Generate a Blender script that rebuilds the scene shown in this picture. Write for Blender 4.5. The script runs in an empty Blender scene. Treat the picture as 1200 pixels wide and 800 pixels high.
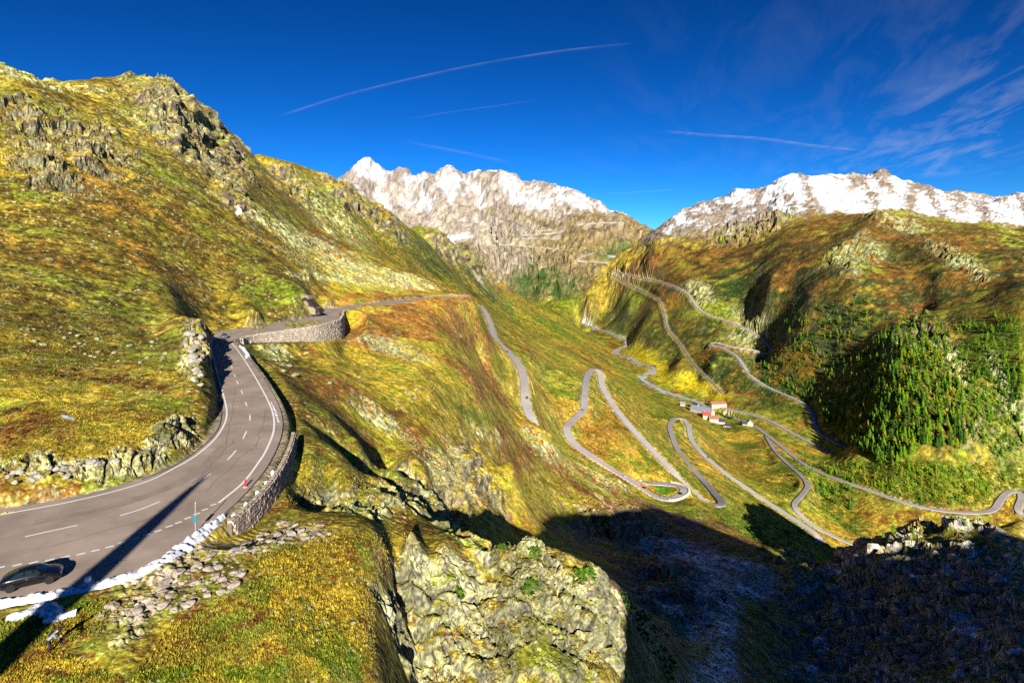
import bpy, bmesh, math, random
import numpy as np
from mathutils import Vector, Matrix

R = math.radians
scene = bpy.context.scene
col = scene.collection

# ------------------------------------------------------------------ camera
# world: x right, y into the valley, z up; the camera hovers at the origin,
# 26 m above the pass road.
F, CX, HY = 656.0, 600.0, 312.0          # focal length / principal point in photo pixels
cam_d = bpy.data.cameras.new('camera')
cam = bpy.data.objects.new('camera', cam_d)
col.objects.link(cam)
cam.location = (0, 0, 0)
cam.rotation_euler = (R(90), 0, 0)
cam_d.sensor_fit = 'HORIZONTAL'
cam_d.sensor_width = 36.0
cam_d.lens = F / 1200.0 * 36.0
cam_d.shift_y = -(400.0 - HY) / 1200.0
cam_d.clip_start = 0.5
cam_d.clip_end = 150000.0
scene.camera = cam

# ------------------------------------------------------------------ light
SUN_EL = 21.0
SH = np.array([-0.12, 0.9928])         # ground direction in which shadows fall
w = bpy.data.worlds.new('World')
scene.world = w
w.use_nodes = True
nt = w.node_tree
nt.nodes.clear()
sky = nt.nodes.new('ShaderNodeTexSky')
sky.sky_type = 'NISHITA'
sky.sun_disc = False
sky.sun_elevation = R(SUN_EL)
sun_az = math.atan2(-SH[0], -SH[1])      # compass-like, from +y towards +x
sky.sun_rotation = sun_az
sky.altitude = 2500
sky.air_density = 1.0
sky.dust_density = 0.5
sky.ozone_density = 5.0
gam = nt.nodes.new('ShaderNodeGamma')
gam.inputs[1].default_value = 1.72
hsv = nt.nodes.new('ShaderNodeHueSaturation')
hsv.inputs['Saturation'].default_value = 1.2
hsv.inputs['Hue'].default_value = 0.49
bgn = nt.nodes.new('ShaderNodeBackground')
bgn.inputs[1].default_value = 0.58
out = nt.nodes.new('ShaderNodeOutputWorld')
pre = nt.nodes.new('ShaderNodeVectorMath'); pre.operation = 'SCALE'; pre.inputs['Scale'].default_value = 0.12
nt.links.new(sky.outputs[0], pre.inputs[0]); nt.links.new(pre.outputs[0], hsv.inputs['Color'])
nt.links.new(hsv.outputs[0], gam.inputs[0])
nt.links.new(gam.outputs[0], bgn.inputs[0])
nt.links.new(bgn.outputs[0], out.inputs[0])

sun_d = bpy.data.lights.new('sun', 'SUN')
sun_d.energy = 5.0
sun_d.angle = R(0.5)
sun_d.color = (1.0, 0.93, 0.82)
sun = bpy.data.objects.new('sun', sun_d)
col.objects.link(sun)
ce = math.cos(R(SUN_EL))
ldir = Vector((SH[0] * ce, SH[1] * ce, -math.sin(R(SUN_EL))))
sun.rotation_euler = ldir.to_track_quat('-Z', 'Y').to_euler()

vs = scene.view_settings
vs.view_transform = 'Standard'
vs.look = 'None'
vs.exposure = 1.08
vs.gamma = 1.0
vs.use_curve_mapping = False
scene.cycles.use_denoising = False
scene.cycles.max_bounces = 4
scene.cycles.diffuse_bounces = 3
scene.cycles.transparent_max_bounces = 12

# ------------------------------------------------------------------ helpers
rng = np.random.default_rng(7)
random.seed(7)


def smooth(e0, e1, x):
    t = np.clip((x - e0) / (e1 - e0), 0, 1)
    return t * t * (3 - 2 * t)


def _hash(ix, iy, seed):
    h = (ix.astype(np.int64) * 374761393 + iy.astype(np.int64) * 668265263 + seed * 1274126177) & 0xFFFFFFFF
    h = ((h ^ (h >> 13)) * 1274126177) & 0xFFFFFFFF
    return h ^ (h >> 16)


GR = np.array([[math.cos(k * math.pi / 8), math.sin(k * math.pi / 8)] for k in range(16)], dtype=np.float32)


def perlin(x, y, seed=0):
    ix = np.floor(x); iy = np.floor(y)
    fx = (x - ix).astype(np.float32); fy = (y - iy).astype(np.float32)
    ix = ix.astype(np.int64); iy = iy.astype(np.int64)
    ux = fx * fx * fx * (fx * (fx * 6 - 15) + 10)
    uy = fy * fy * fy * (fy * (fy * 6 - 15) + 10)

    def gd(dx, dy):
        k = _hash(ix + dx, iy + dy, seed) & 15
        g = GR[k]
        return g[..., 0] * (fx - dx) + g[..., 1] * (fy - dy)
    a = gd(0, 0); b = gd(1, 0); c = gd(0, 1); d = gd(1, 1)
    return ((a + ux * (b - a)) * (1 - uy) + (c + ux * (d - c)) * uy) * 1.5


def fbm(x, y, seed=0, n=3):
    s = 0; a = 0.5
    for i in range(n):
        s = s + a * perlin(x * 2 ** i, y * 2 ** i, seed + i * 17)
        a *= 0.5
    return s


G3 = np.array([[1, 1, 0], [-1, 1, 0], [1, -1, 0], [-1, -1, 0], [1, 0, 1], [-1, 0, 1], [1, 0, -1], [-1, 0, -1],
               [0, 1, 1], [0, -1, 1], [0, 1, -1], [0, -1, -1], [1, 1, 0], [-1, 1, 0], [0, -1, 1], [0, -1, -1]], np.float32)


def perlin3(x, y, z, seed=0):
    x = x.astype(np.float32); y = y.astype(np.float32); z = z.astype(np.float32)
    ix = np.floor(x); iy = np.floor(y); iz = np.floor(z)
    fx = x - ix; fy = y - iy; fz = z - iz
    ix = ix.astype(np.int32).view(np.uint32) * np.uint32(374761393); iy = iy.astype(np.int32).view(np.uint32) * np.uint32(668265263)
    sd = np.uint32((seed * 1274126177) & 0xFFFFFFFF)
    f = lambda t: t * t * t * (t * (t * 6 - 15) + 10)
    ux, uy, uz = f(fx), f(fy), f(fz)
    KX, KY = np.uint32(374761393), np.uint32(668265263)
    izs = []
    i2 = np.floor(z).astype(np.int32)
    for dz in (0, 1):
        t = (i2 + dz).view(np.uint32) * np.uint32(2246822519)
        izs.append(t)
    res = []
    for dz in (0, 1):
        pl = []
        for dy in (0, 1):
            h1 = (iy + np.uint32(dy) * KY) ^ izs[dz] ^ sd
            rw = []
            for dx in (0, 1):
                h = (ix + np.uint32(dx) * KX) + h1
                h = (h ^ (h >> np.uint32(15))) * np.uint32(2246822519)
                h = (h ^ (h >> np.uint32(13))) * np.uint32(3266489917)
                g = G3[(h >> np.uint32(20)) & np.uint32(15)]
                rw.append(g[..., 0] * (fx - dx) + g[..., 1] * (fy - dy) + g[..., 2] * (fz - dz))
            pl.append(rw[0] + ux * (rw[1] - rw[0]))
        res.append(pl[0] + uy * (pl[1] - pl[0]))
    return res[0] + uz * (res[1] - res[0])


def fbm3(x, y, z, seed=0, n=3):
    s = 0; a = 0.5
    for i in range(n):
        s = s + a * perlin3(x * 2 ** i, y * 2 ** i, z * 2 ** i, seed + i * 17)
        a *= 0.55
    return s


def wp(px, py, Y):
    """a place of the photograph at distance Y -> world point"""
    return ((px - CX) / F * Y, Y, (HY - py) / F * Y)


ROADZ = -26.0


def flat(px, py, z=ROADZ):
    Y = -z * F / (py - HY)
    return ((px - CX) / F * Y, Y, z)


def catmull(P, n=8):
    P = np.array(P, float)
    Q = np.vstack([2 * P[0] - P[1], P, 2 * P[-1] - P[-2]])
    o = []
    for i in range(1, len(Q) - 2):
        p0, p1, p2, p3 = Q[i - 1], Q[i], Q[i + 1], Q[i + 2]
        for k in range(n):
            t = k / n
            o.append(0.5 * ((2 * p1) + (-p0 + p2) * t + (2 * p0 - 5 * p1 + 4 * p2 - p3) * t * t
                            + (-p0 + 3 * p1 - 3 * p2 + p3) * t ** 3))
    o.append(Q[-2])
    return np.array(o)


def resample(P, step):
    P = np.array(P, float)
    d = np.r_[0, np.cumsum(np.linalg.norm(np.diff(P, axis=0), axis=1))]
    n = max(2, int(d[-1] / step) + 1)
    t = np.linspace(0, d[-1], n)
    return np.stack([np.interp(t, d, P[:, k]) for k in range(P.shape[1])], 1)


# ------------------------------------------------------------------ roads (centre lines in the world)
# the near pass road: inner / outer asphalt edge, level at ROADZ
PAIRS = [((-230, 636), (-230, 752)), ((-100, 616), (-100, 727)), ((0, 597), (0, 703)), ((60, 587), (60, 692)),
         ((120, 574), (140, 674)), ((175, 557), (205, 643)), ((215, 539), (250, 611)), ((240, 521), (287, 578)),
         ((254, 500), (315, 543)), ((261, 478), (330, 508)), ((260, 455), (329, 482)), ((254, 432), (317, 456)),
         ((246, 410), (300, 430)), ((244, 398), (284, 410)), ((256, 389), (276, 399)), ((285, 384), (291, 394)),
         ((325, 378), (331, 388)), ((356, 373), (370, 382)), ((371, 369.5), (392, 375.5)), ((374, 365), (397, 370)),
         ((380, 361.2), (400, 364.2)), ((404, 358.4), (416, 361)), ((440, 354.5), (450, 357.2)),
         ((480, 350.3), (486, 352.8)), ((522, 346.5), (527, 348.6)), ((545, 345.2), (549, 347))]
IN1 = catmull([flat(*p[0]) for p in PAIRS], 8)
OUT1 = catmull([flat(*p[1]) for p in PAIRS], 8)

ROADS = {  # name: (width, [(px, py, Y), ...], style)
    'second': (7.5, [(563, 358, 1100), (568, 364, 1000), (575, 380, 860), (580, 396, 740), (590, 407, 670), (604, 421, 605),
                     (612, 436, 560), (615, 455, 515), (616, 472, 490), (623, 490, 468), (632, 503, 462), (640, 514, 470)], 'asphalt'),
    'third': (8.0, [(667, 512, 588), (664, 501, 605), (670, 493, 625), (683, 480, 655), (685, 465, 690), (686, 450, 740), (689, 438, 800),
                    (696, 432, 835), (703, 436, 830), (706, 452, 790), (717, 472, 745), (735, 495, 700), (760, 522, 660),
                    (785, 548, 625), (800, 565, 610), (820, 582, 592), (836, 591, 590), (846, 589, 606), (838, 578, 660), (825, 563, 730),
                    (806, 543, 800), (793, 524, 880), (787, 508, 950), (785, 497, 1010), (791, 490, 1060), (801, 491, 1065), (807, 500, 1030),
                    (810, 514, 985), (822, 530, 935), (845, 550, 890), (872, 569, 860), (900, 588, 830), (928, 606, 800),
                    (952, 622, 775), (961, 632, 762), (950, 638, 752), (940, 634, 752)], 'asphalt'),
    'loop': (8.5, [(667, 512, 588), (676, 522, 575), (692, 533, 562), (712, 546, 552), (735, 560, 545), (752, 571, 541), (768, 581, 538),
                   (785, 584, 538), (799, 579, 546), (802, 573, 556), (793, 568, 568), (775, 566, 574), (757, 565, 568), (743, 561, 557), (728, 555, 549)], 'asphalt'),
    'fourth': (7.0, [(897, 509, 1345), (907, 526, 1205), (920, 540, 1110), (938, 556, 1010), (946, 568, 950), (940, 579, 900), (931, 590, 860), (937, 602, 835),
                     (955, 616, 815), (980, 629, 800), (1010, 641, 790), (1040, 650, 785)], 'asphalt'),
    'valley': (9.0, [(842, 476, 1600), (860, 480, 1560), (885, 486, 1500), (905, 494, 1440), (930, 508, 1350), (955, 521, 1270), (975, 531, 1215), (990, 536, 1190),
                     (997, 530, 1205), (985, 521, 1245), (965, 510, 1310), (955, 498, 1370), (952, 486, 1430), (944, 474, 1500), (925, 464, 1570),
                     (900, 453, 1650), (880, 440, 1730), (870, 426, 1820), (862, 416, 1900), (846, 407, 1990), (834, 403, 2040), (838, 401, 2070), (860, 406, 2020), (882, 409, 1990), (898, 414, 1960),
                     (903, 408, 1990), (893, 396, 2070), (872, 384, 2170), (850, 375, 2270), (825, 366, 2370), (812, 353, 2500), (806, 344, 2620), (790, 335, 2800), (765, 328, 3150), (740, 323, 3480), (720, 317, 3800)], 'pale'),
    'rail': (6.0, [(718, 322, 3760), (735, 332, 3450), (755, 342, 3130), (772, 351, 2780), (778, 365, 2600), (783, 385, 2420), (798, 404, 2200), (812, 425, 1980), (830, 443, 1810), (846, 460, 1690)], 'track'),
    'lower': (9.0, [(850, 486, 1560), (880, 497, 1440), (900, 510, 1330), (925, 530, 1190), (950, 548, 1090), (985, 562, 1020), (1020, 574, 975), (1060, 588, 935), (1100, 597, 910),
                    (1140, 600, 905), (1163, 597, 915), (1172, 586, 940), (1180, 577, 960), (1192, 575, 965), (1197, 583, 945), (1193, 597, 915), (1205, 606, 900), (1240, 610, 890)], 'pale'),
    'far_hairpin': (11.0, [(775, 288, 4500), (735, 297, 4330), (718, 300, 4270), (698, 296, 4330), (676, 304, 4200), (702, 307, 4180), (720, 308.5, 4200)], 'pale'),
    'far_zigzag': (11.0, [(586, 286, 4760), (602, 287, 4720), (626, 289, 4640), (645, 291, 4560), (668, 296, 4460), (697, 297, 4330)], 'pale'),
    'far_top': (11.0, [(602, 273, 4980), (615, 275, 4920), (635, 274, 4900), (657, 272, 4900), (657, 269.5, 4950), (630, 270, 5000), (625, 267.5, 5100), (657, 266.5, 5080)], 'pale'),
    'far_traverse': (11.0, [(670, 264, 5050), (700, 261, 4950), (730, 260, 4850)], 'pale'),
    'belvedere': (11.0, [(610, 279, 4850), (628, 279, 4800), (650, 280, 4750), (656, 278, 4800), (640, 276.8, 4850)], 'pale'),
}
PATHS = {}
for k, (wd, pts, st) in ROADS.items():
    PATHS[k] = resample(catmull([wp(*p) for p in pts], 10), max(2.0, wd * 0.45))

RIVER_PX = [(684, 378, 3450), (700, 385, 3250), (716, 390, 3050), (732, 397, 2850), (737, 404, 2680), (724, 409, 2570), (722, 414, 2450), (738, 419, 2330),
            (748, 426, 2190), (764, 430, 2100), (764, 436, 2010), (752, 442, 1950), (758, 449, 1870), (770, 455, 1800), (788, 462, 1740), (815, 470, 1670), (832, 477, 1600)]
RIVER = resample(catmull([wp(*p) for p in RIVER_PX], 10), 4)

# ------------------------------------------------------------------ terrain form
CTRL = []


def C(*pts):
    CTRL.extend(pts)


def Cz(px, Y, z):
    CTRL.append((px, HY - z / Y * F, Y))


for px, z in ((-300, -26), (0, -26.5), (200, -27.5), (300, -29), (430, -34), (500, -46), (600, -50), (750, -60), (900, -62), (1050, -60), (1200, -58), (1500, -54)):
    Cz(px, 25, z)
# knoll in front, left of the cleft
C((0, 800, 35), (57, 762, 37.9), (150, 780, 36.6), (200, 725, 41.5), (300, 800, 37), (300, 740, 40.7), (300, 700, 44.5), (300, 650, 51), (290, 612, 57), (-150, 780, 36.5),
  (350, 640, 53.5), (380, 690, 48), (380, 800, 38), (448, 800, 41.5), (442, 740, 46.5), (447, 690, 52), (455, 655, 57.5), (400, 622, 57.5), (440, 625, 58.5), (480, 628, 60.5), (340, 608, 59),
  (380, 606, 60.5), (520, 640, 65))
# behind its far edge
C((380, 592, 80), (330, 592, 66), (440, 598, 105), (480, 606, 125), (450, 586, 135), (400, 582, 102), (350, 583, 74))
# central rock face
C((470, 655, 61.5), (500, 640, 66), (560, 645, 70), (620, 640, 76), (660, 652, 77), (692, 668, 78.5), (475, 720, 57.5), (560, 720, 62.5), (650, 720, 68), (560, 800, 54.5), (650, 800, 58.5),
  (718, 800, 63), (702, 720, 72), (490, 790, 54.5))
C((540, 628, 128), (600, 622, 208), (660, 634, 250), (700, 655, 250))
Cz(560, 88, -47); Cz(640, 98, -56)
C((735, 700, 100), (760, 730, 105), (745, 770, 80), (765, 800, 80), (720, 680, 105), (800, 790, 110))
# shelf below the road and its ledge
C((345, 565, 77), (370, 545, 83), (345, 525, 88), (400, 565, 80), (430, 575, 83), (360, 500, 100), (345, 480, 111), (320, 452, 128), (400, 535, 97), (440, 562, 98), (470, 584, 101), (375, 512, 100))
C((345, 458, 136), (385, 492, 120), (420, 518, 118), (460, 550, 115), (485, 572, 117), (520, 600, 137), (500, 560, 131), (520, 560, 146), (540, 560, 166), (560, 570, 182), (480, 540, 136))
# slope right of the ledge
C((330, 425, 190), (350, 415, 215), (300, 412, 196), (400, 450, 180), (400, 412, 250), (480, 520, 168), (500, 450, 240), (440, 400, 290), (430, 376, 300), (480, 372, 350), (520, 358, 430),
  (560, 376, 480), (545, 356, 520), (560, 450, 325), (600, 550, 248), (560, 590, 192), (600, 606, 255), (650, 603, 320), (610, 500, 420), (575, 500, 285), (655, 540, 430), (700, 590, 370), (760, 598, 450),
  (690, 628, 330), (750, 640, 360), (800, 620, 430), (850, 640, 405), (900, 650, 395), (940, 666, 375), (590, 430, 520), (560, 405, 470), (600, 470, 480), (640, 495, 560), (650, 520, 520), (720, 565, 500))
# gully
C((645, 507, 444), (630, 500, 436), (800, 700, 230), (800, 760, 160), (850, 740, 190), (860, 800, 135), (830, 690, 270), (900, 690, 330), (905, 735, 250), (920, 800, 190), (780, 660, 300), (860, 665, 345), (935, 690, 335))
# hill at the lower right
C((960, 668, 395), (985, 652, 430), (1010, 640, 450), (1045, 628, 455), (1080, 621, 455), (1140, 614, 450), (1200, 610, 440), (1238, 690, 420), (1300, 760, 400), (1400, 800, 380), (1000, 700, 330), (1000, 750, 270), (1000, 800, 225), (1060, 700, 315), (1100, 700, 300), (1100, 750, 250), (1100, 800, 205),
  (1200, 700, 280), (1200, 800, 190), (950, 705, 330), (950, 760, 255), (1150, 650, 370), (1300, 700, 260))
for p_ in ((900, 80, -85), (1050, 100, -100), (1200, 100, -95), (1400, 100, -85), (1050, 150, -130), (1200, 150, -125), (1400, 150, -115), (960, 150, -122), (985, 520, -300), (1010, 520, -305), (1080, 530, -310), (1140, 530, -312), (1200, 520, -310), (1300, 500, -290), (1080, 650, -385), (1200, 650, -385), (1000, 620, -360), (1350, 620, -380)):
    Cz(*p_)
# left hillside above the road
C((240, 386, 166), (225, 376, 176), (235, 430, 118), (232, 410, 138), (215, 440, 110), (235, 462, 98), (100, 450, 100), (160, 440, 108), (200, 500, 83), (205, 470, 94), (150, 535, 71), (180, 520, 75.5), (50, 500, 76), (0, 560, 63.5), (60, 550, 65.5), (110, 545, 68), (0, 450, 92), (0, 400, 118), (100, 400, 138), (180, 395, 158),
  (-150, 560, 62), (-150, 450, 85), (-150, 350, 140), (-150, 250, 215), (-150, 150, 300),
  (100, 330, 190), (0, 330, 166), (200, 345, 212), (260, 372, 214), (300, 362, 245), (345, 350, 285), (360, 345, 300), (390, 345, 352), (0, 250, 240), (100, 250, 270), (200, 250, 320), (300, 280, 370), (350, 310, 385), (400, 330, 425), (440, 340, 440), (480, 338, 510), (0, 180, 300), (100, 180, 340), (200, 180, 420),
  (250, 200, 480), (300, 230, 540), (350, 270, 560), (400, 300, 580), (450, 320, 640), (500, 343, 560), (520, 338, 680), (0, 120, 350), (100, 130, 410), (150, 112, 520), (230, 150, 560), (280, 190, 650))
# left crest
CREST1 = [(-200, 25, 380), (-100, 45, 390), (0, 74, 400), (30, 88, 430), (60, 97, 470), (85, 98, 520), (110, 97, 570), (150, 91, 600), (185, 92, 625), (210, 100, 655), (240, 125, 700), (265, 150, 745), (290, 175, 800)]
for p in CREST1:
    C(p); Cz(p[0], p[2] * 1.22, (HY - p[1]) / F * p[2] * 0.80)
CREST2 = [(300, 180, 1100), (325, 187, 1170), (350, 195, 1250), (375, 204, 1320), (400, 212, 1400), (420, 226, 1450), (440, 241, 1510), (470, 262, 1620)]
for p in CREST2:
    C(p); Cz(p[0], p[2] * 1.25, (HY - p[1]) / F * p[2] * 0.55)
C((340, 225, 900), (380, 255, 880), (400, 280, 860), (450, 290, 1080), (430, 265, 1180), (500, 330, 1200), (480, 300, 1250), (550, 350, 1150), (600, 385, 1300), (650, 405, 1600), (640, 450, 700), (650, 425, 1000), (670, 440, 900), (690, 424, 1500), (620, 410, 760), (540, 345, 900))
SPUR3 = [(490, 268, 1900), (520, 276, 2050), (545, 292, 2200), (565, 312, 2350), (590, 333, 2500), (620, 350, 2600), (645, 362, 2750)]
for p in SPUR3:
    C(p); Cz(p[0], p[2] * 1.2, (HY - p[1]) / F * p[2] - 90)
C((540, 325, 1800), (580, 355, 1900), (620, 385, 1900), (600, 362, 2100))
# far massif on the left
CREST4 = [(330, 250, 7400), (370, 236, 7450), (403, 207, 7500), (416, 191, 7500), (424, 188, 7500), (436, 189, 7500), (448, 197, 7450), (460, 201, 7400), (468, 197, 7350), (480, 204, 7300), (497, 202, 7200), (508, 206, 7150), (524, 198, 7100), (532, 201, 7050), (544, 209, 7000), (556, 202, 6950), (566, 205, 6900), (580, 198, 6800), (588, 203, 6750),
          (600, 206, 6600), (640, 217, 6300), (670, 223, 6000), (700, 235, 5700), (730, 251, 5300), (755, 265, 5000), (778, 273, 4800), (830, 285, 4750)]
for p in CREST4:
    C(p); Cz(p[0], p[2] * 1.06, (HY - p[1]) / F * p[2] * 0.8); Cz(p[0], p[2] * 1.15, (HY - p[1]) / F * p[2] * 0.5)
C((480, 240, 6750), (440, 230, 6900), (430, 265, 6000), (500, 280, 5700), (560, 240, 6200), (540, 278, 5500), (560, 300, 4900), (650, 250, 5350), (610, 260, 5300), (700, 280, 4650), (740, 290, 4430), (700, 312, 4060), (700, 335, 3700), (760, 285, 4600),
  (600, 310, 4450), (620, 345, 4000), (650, 320, 4100), (660, 366, 3300), (690, 352, 3450), (640, 290, 4600), (590, 335, 4200), (730, 303, 4250), (570, 270, 5600), (700, 255, 5200))
for p_ in ((-260, 1500, 120), (-50, 1500, 140), (150, 1500, 150), (-260, 4000, 100), (0, 4000, 100), (200, 4000, 120), (-260, 9000, 200), (0, 9000, 200), (200, 9000, 250), (-260, 700, 200)):
    Cz(*p_)
# valley floor
C((690, 380, 3350), (715, 398, 2800), (740, 412, 2450), (780, 430, 2080), (775, 447, 1900), (800, 455, 1800), (830, 462, 1730), (760, 462, 1700), (800, 476, 1600), (830, 490, 1500), (870, 500, 1410), (860, 520, 1300), (780, 478, 1420), (740, 450, 1550), (760, 490, 1000), (720, 440, 1700),
  (900, 540, 1140), (905, 560, 1010), (885, 540, 1130), (915, 577, 915), (900, 550, 1070), (930, 570, 960), (880, 560, 1000), (960, 585, 960), (1000, 600, 920), (1060, 602, 905), (1020, 620, 850), (850, 530, 1150), (700, 408, 2300))
# right mountain
C((700, 365, 3500), (720, 365, 3350), (705, 345, 3650), (722, 345, 3550), (715, 326, 3760), (740, 355, 3100), (750, 385, 2600), (770, 400, 2350), (765, 370, 2600), (800, 420, 1990), (800, 300, 3200), (760, 305, 3300), (850, 330, 2600), (900, 280, 3000), (850, 285, 3300), (950, 250, 3250), (970, 280, 2600), (1000, 262, 2650), (1030, 248, 2600), (1060, 252, 2550), (1100, 258, 2480), (1150, 264, 2350), (1200, 284, 2050), (1300, 300, 1900),
  (1000, 330, 1800), (950, 350, 1870), (900, 345, 2150), (1040, 300, 2100), (1080, 374, 1450), (1050, 385, 1450), (1110, 380, 1430), (1100, 330, 1700), (1150, 340, 1550), (1200, 350, 1350), (1300, 380, 1250), (1200, 450, 1100), (1150, 450, 1140), (1080, 450, 1180), (1040, 440, 1280), (1015, 460, 1330), (1200, 550, 1010), (1150, 555, 985), (1180, 565, 985), (1100, 570, 950), (1050, 560, 985), (1020, 545, 1060), (1000, 480, 1310),
  (970, 460, 1470), (940, 430, 1640), (920, 400, 1820), (870, 368, 2280), (840, 390, 2150), (830, 430, 1830), (860, 450, 1700), (900, 480, 1530), (1300, 560, 900))
Cz(1080, 1600, -130)
CREST5 = [(700, 322, 3900), (725, 303, 4000), (750, 285, 4050), (778, 263, 4100), (800, 250, 4250), (825, 236, 4350), (860, 226, 4450), (885, 226, 4480), (900, 224, 4500), (914, 213, 4500), (928, 206, 4550), (942, 213, 4570), (955, 217, 4600), (970, 211, 4600), (984, 213, 4600), (1000, 203, 4600), (1013, 213, 4600), (1022, 210, 4600), (1033, 200, 4600), (1046, 212, 4600), (1060, 219, 4580), (1080, 222, 4550),
          (1120, 227, 4500), (1150, 232, 4450), (1180, 238, 4400), (1192, 231, 4400), (1210, 232, 4400), (1350, 236, 4300)]
for p in CREST5:
    C(p); Cz(p[0], p[2] * 1.06, (HY - p[1]) / F * p[2] * 0.8); Cz(p[0], p[2] * 1.15, (HY - p[1]) / F * p[2] * 0.5)
C((1000, 242, 3700), (1040, 236, 3750), (1100, 246, 3650), (1150, 252, 3600), (1200, 262, 3400), (900, 245, 3800), (850, 255, 3800), (1200, 275, 2700))
Cz(1030, 2950, 262); Cz(1100, 2850, 205); Cz(1150, 2750, 185)
for nm, P in PATHS.items():
    for q in P[::max(1, len(P) // 26)]:
        CTRL.append((CX + F * q[0] / q[1], HY - F * (q[2] - 0.5) / q[1], q[1]))
for q in RIVER[::24]:
    CTRL.append((CX + F * q[0] / q[1], HY - F * q[2] / q[1], q[1]))
for i in range(0, len(IN1), 5):
    for q in (IN1[i], OUT1[i], (IN1[i] + OUT1[i]) / 2):
        CTRL.append((CX + F * q[0] / q[1], HY - F * q[2] / q[1], q[1]))

ct = np.array(CTRL, float)
KL = 2.6
cu = np.stack([ct[:, 0] / 100, KL * np.log(ct[:, 2])], 1)
cg = (HY - ct[:, 1]) / F
# merge near-duplicates
_, keep = np.unique(np.round(cu / 0.04).astype(int), axis=0, return_index=True)
cu, cg = cu[keep], cg[keep]
N = len(cg)


def phi(r2):
    return np.sqrt(r2 + 0.004)


D2 = ((cu[:, None] - cu[None]) ** 2).sum(-1)
M = np.zeros((N + 3, N + 3))
M[:N, :N] = phi(D2) - 0.004 * np.eye(N)
M[:N, N] = 1; M[:N, N + 1:] = cu
M[N, :N] = 1; M[N + 1:, :N] = cu.T
sol = np.linalg.solve(M, np.r_[cg, 0, 0, 0])


def gfield(px, l):
    u = np.stack([np.ravel(px) / 100, KL * np.ravel(l)], 1).astype(np.float32)
    o = np.empty(len(u))
    cuf = cu.astype(np.float32); s32 = sol[:N].astype(np.float32)
    c2 = (cuf ** 2).sum(1)
    for i in range(0, len(u), 20000):
        b = u[i:i + 20000]
        d2 = np.maximum((b[:, None, 0] - cuf[None, :, 0]) ** 2 + (b[:, None, 1] - cuf[None, :, 1]) ** 2, 0)
        o[i:i + 20000] = np.sqrt(d2 + 0.004) @ s32 + sol[N] + b @ sol[N + 1:]
    return o.reshape(np.shape(px))


# mesh rows and columns: close together near the camera, wide far away
lk = np.array([3.15, 3.45, 3.5, 4.45, 4.6, 5.0, 5.05, 5.9, 5.95, 6.6, 6.7, 8.0, 8.1, 8.85, 8.9, 9.25])
rho = np.array([0.8, 1.0, 2.7, 2.7, 1.6, 1.4, 1.7, 1.7, 2.3, 2.3, 1.4, 1.4, 0.9, 0.9, 0.3, 0.3])
lf = np.linspace(lk[0], lk[-1], 4000)
cum = np.cumsum(np.interp(lf, lk, rho)); cum -= cum[0]
NR = 1290
LR = np.interp(np.linspace(0, cum[-1], NR), cum, lf)
PXC = np.concatenate([np.linspace(-270, -55, 45), np.linspace(-50, 1250, 870), np.linspace(1255, 1470, 45)])
NC = len(PXC)
AC = (PXC - CX) / F

cl = np.linspace(LR[0], LR[-1], 330); cp = np.linspace(-270, 1470, 400)
G0 = gfield(*np.meshgrid(cp, cl))
# bilinear/cubic-ish upsample
fi = np.interp(LR, cl, np.arange(len(cl))); fj = np.interp(PXC, cp, np.arange(len(cp)))


def up1(Gm, f, axis):
    n = Gm.shape[axis]
    i = np.clip(np.floor(f).astype(int), 1, n - 3); t = f - i
    t = t[:, None] if axis == 0 else t[None]
    g = lambda k: np.take(Gm, i + k, axis)
    p0, p1, p2, p3 = g(-1), g(0), g(1), g(2)
    return 0.5 * (2 * p1 + (-p0 + p2) * t + (2 * p0 - 5 * p1 + 4 * p2 - p3) * t * t + (-p0 + 3 * p1 - 3 * p2 + p3) * t ** 3)


G = up1(up1(G0, fi, 0), fj, 1)
Yg = np.exp(LR)[:, None] * np.ones((1, NC))
Xg = AC[None] * Yg
Zg = G * Yg
PXg = PXC[None] * np.ones((NR, 1))
PYg = HY - F * G

# ---- land-cover regions (soft blobs on the ground, (px, py, rx, ry, Ymin, Ymax))
wob1 = fbm(Xg / (0.06 * Yg + 2), Yg * 0 + np.log(Yg) * 16, 11, 3)
wob2 = fbm(Xg / (0.06 * Yg + 2) + 40, np.log(Yg) * 16 + 9, 23, 3)


def blob(px, py, rx, ry, y0, y1, rot=0.0, soft=0.7):
    dx = PXg - px + wob1 * min(rx, ry) * 1.2; dy = PYg - py + wob2 * min(rx, ry) * 1.2
    c, s = math.cos(R(rot)), math.sin(R(rot))
    ex = (dx * c + dy * s) / rx; ey = (-dx * s + dy * c) / ry
    d = np.sqrt(ex * ex + ey * ey)
    m = 1 - smooth(1 - soft, 1 + soft * 0.4, d)
    return m * (Yg > y0) * (Yg < y1)


def blobs(lst):
    m = np.zeros_like(Zg)
    for b in lst:
        m = np.maximum(m, blob(*b))
    return m


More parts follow.
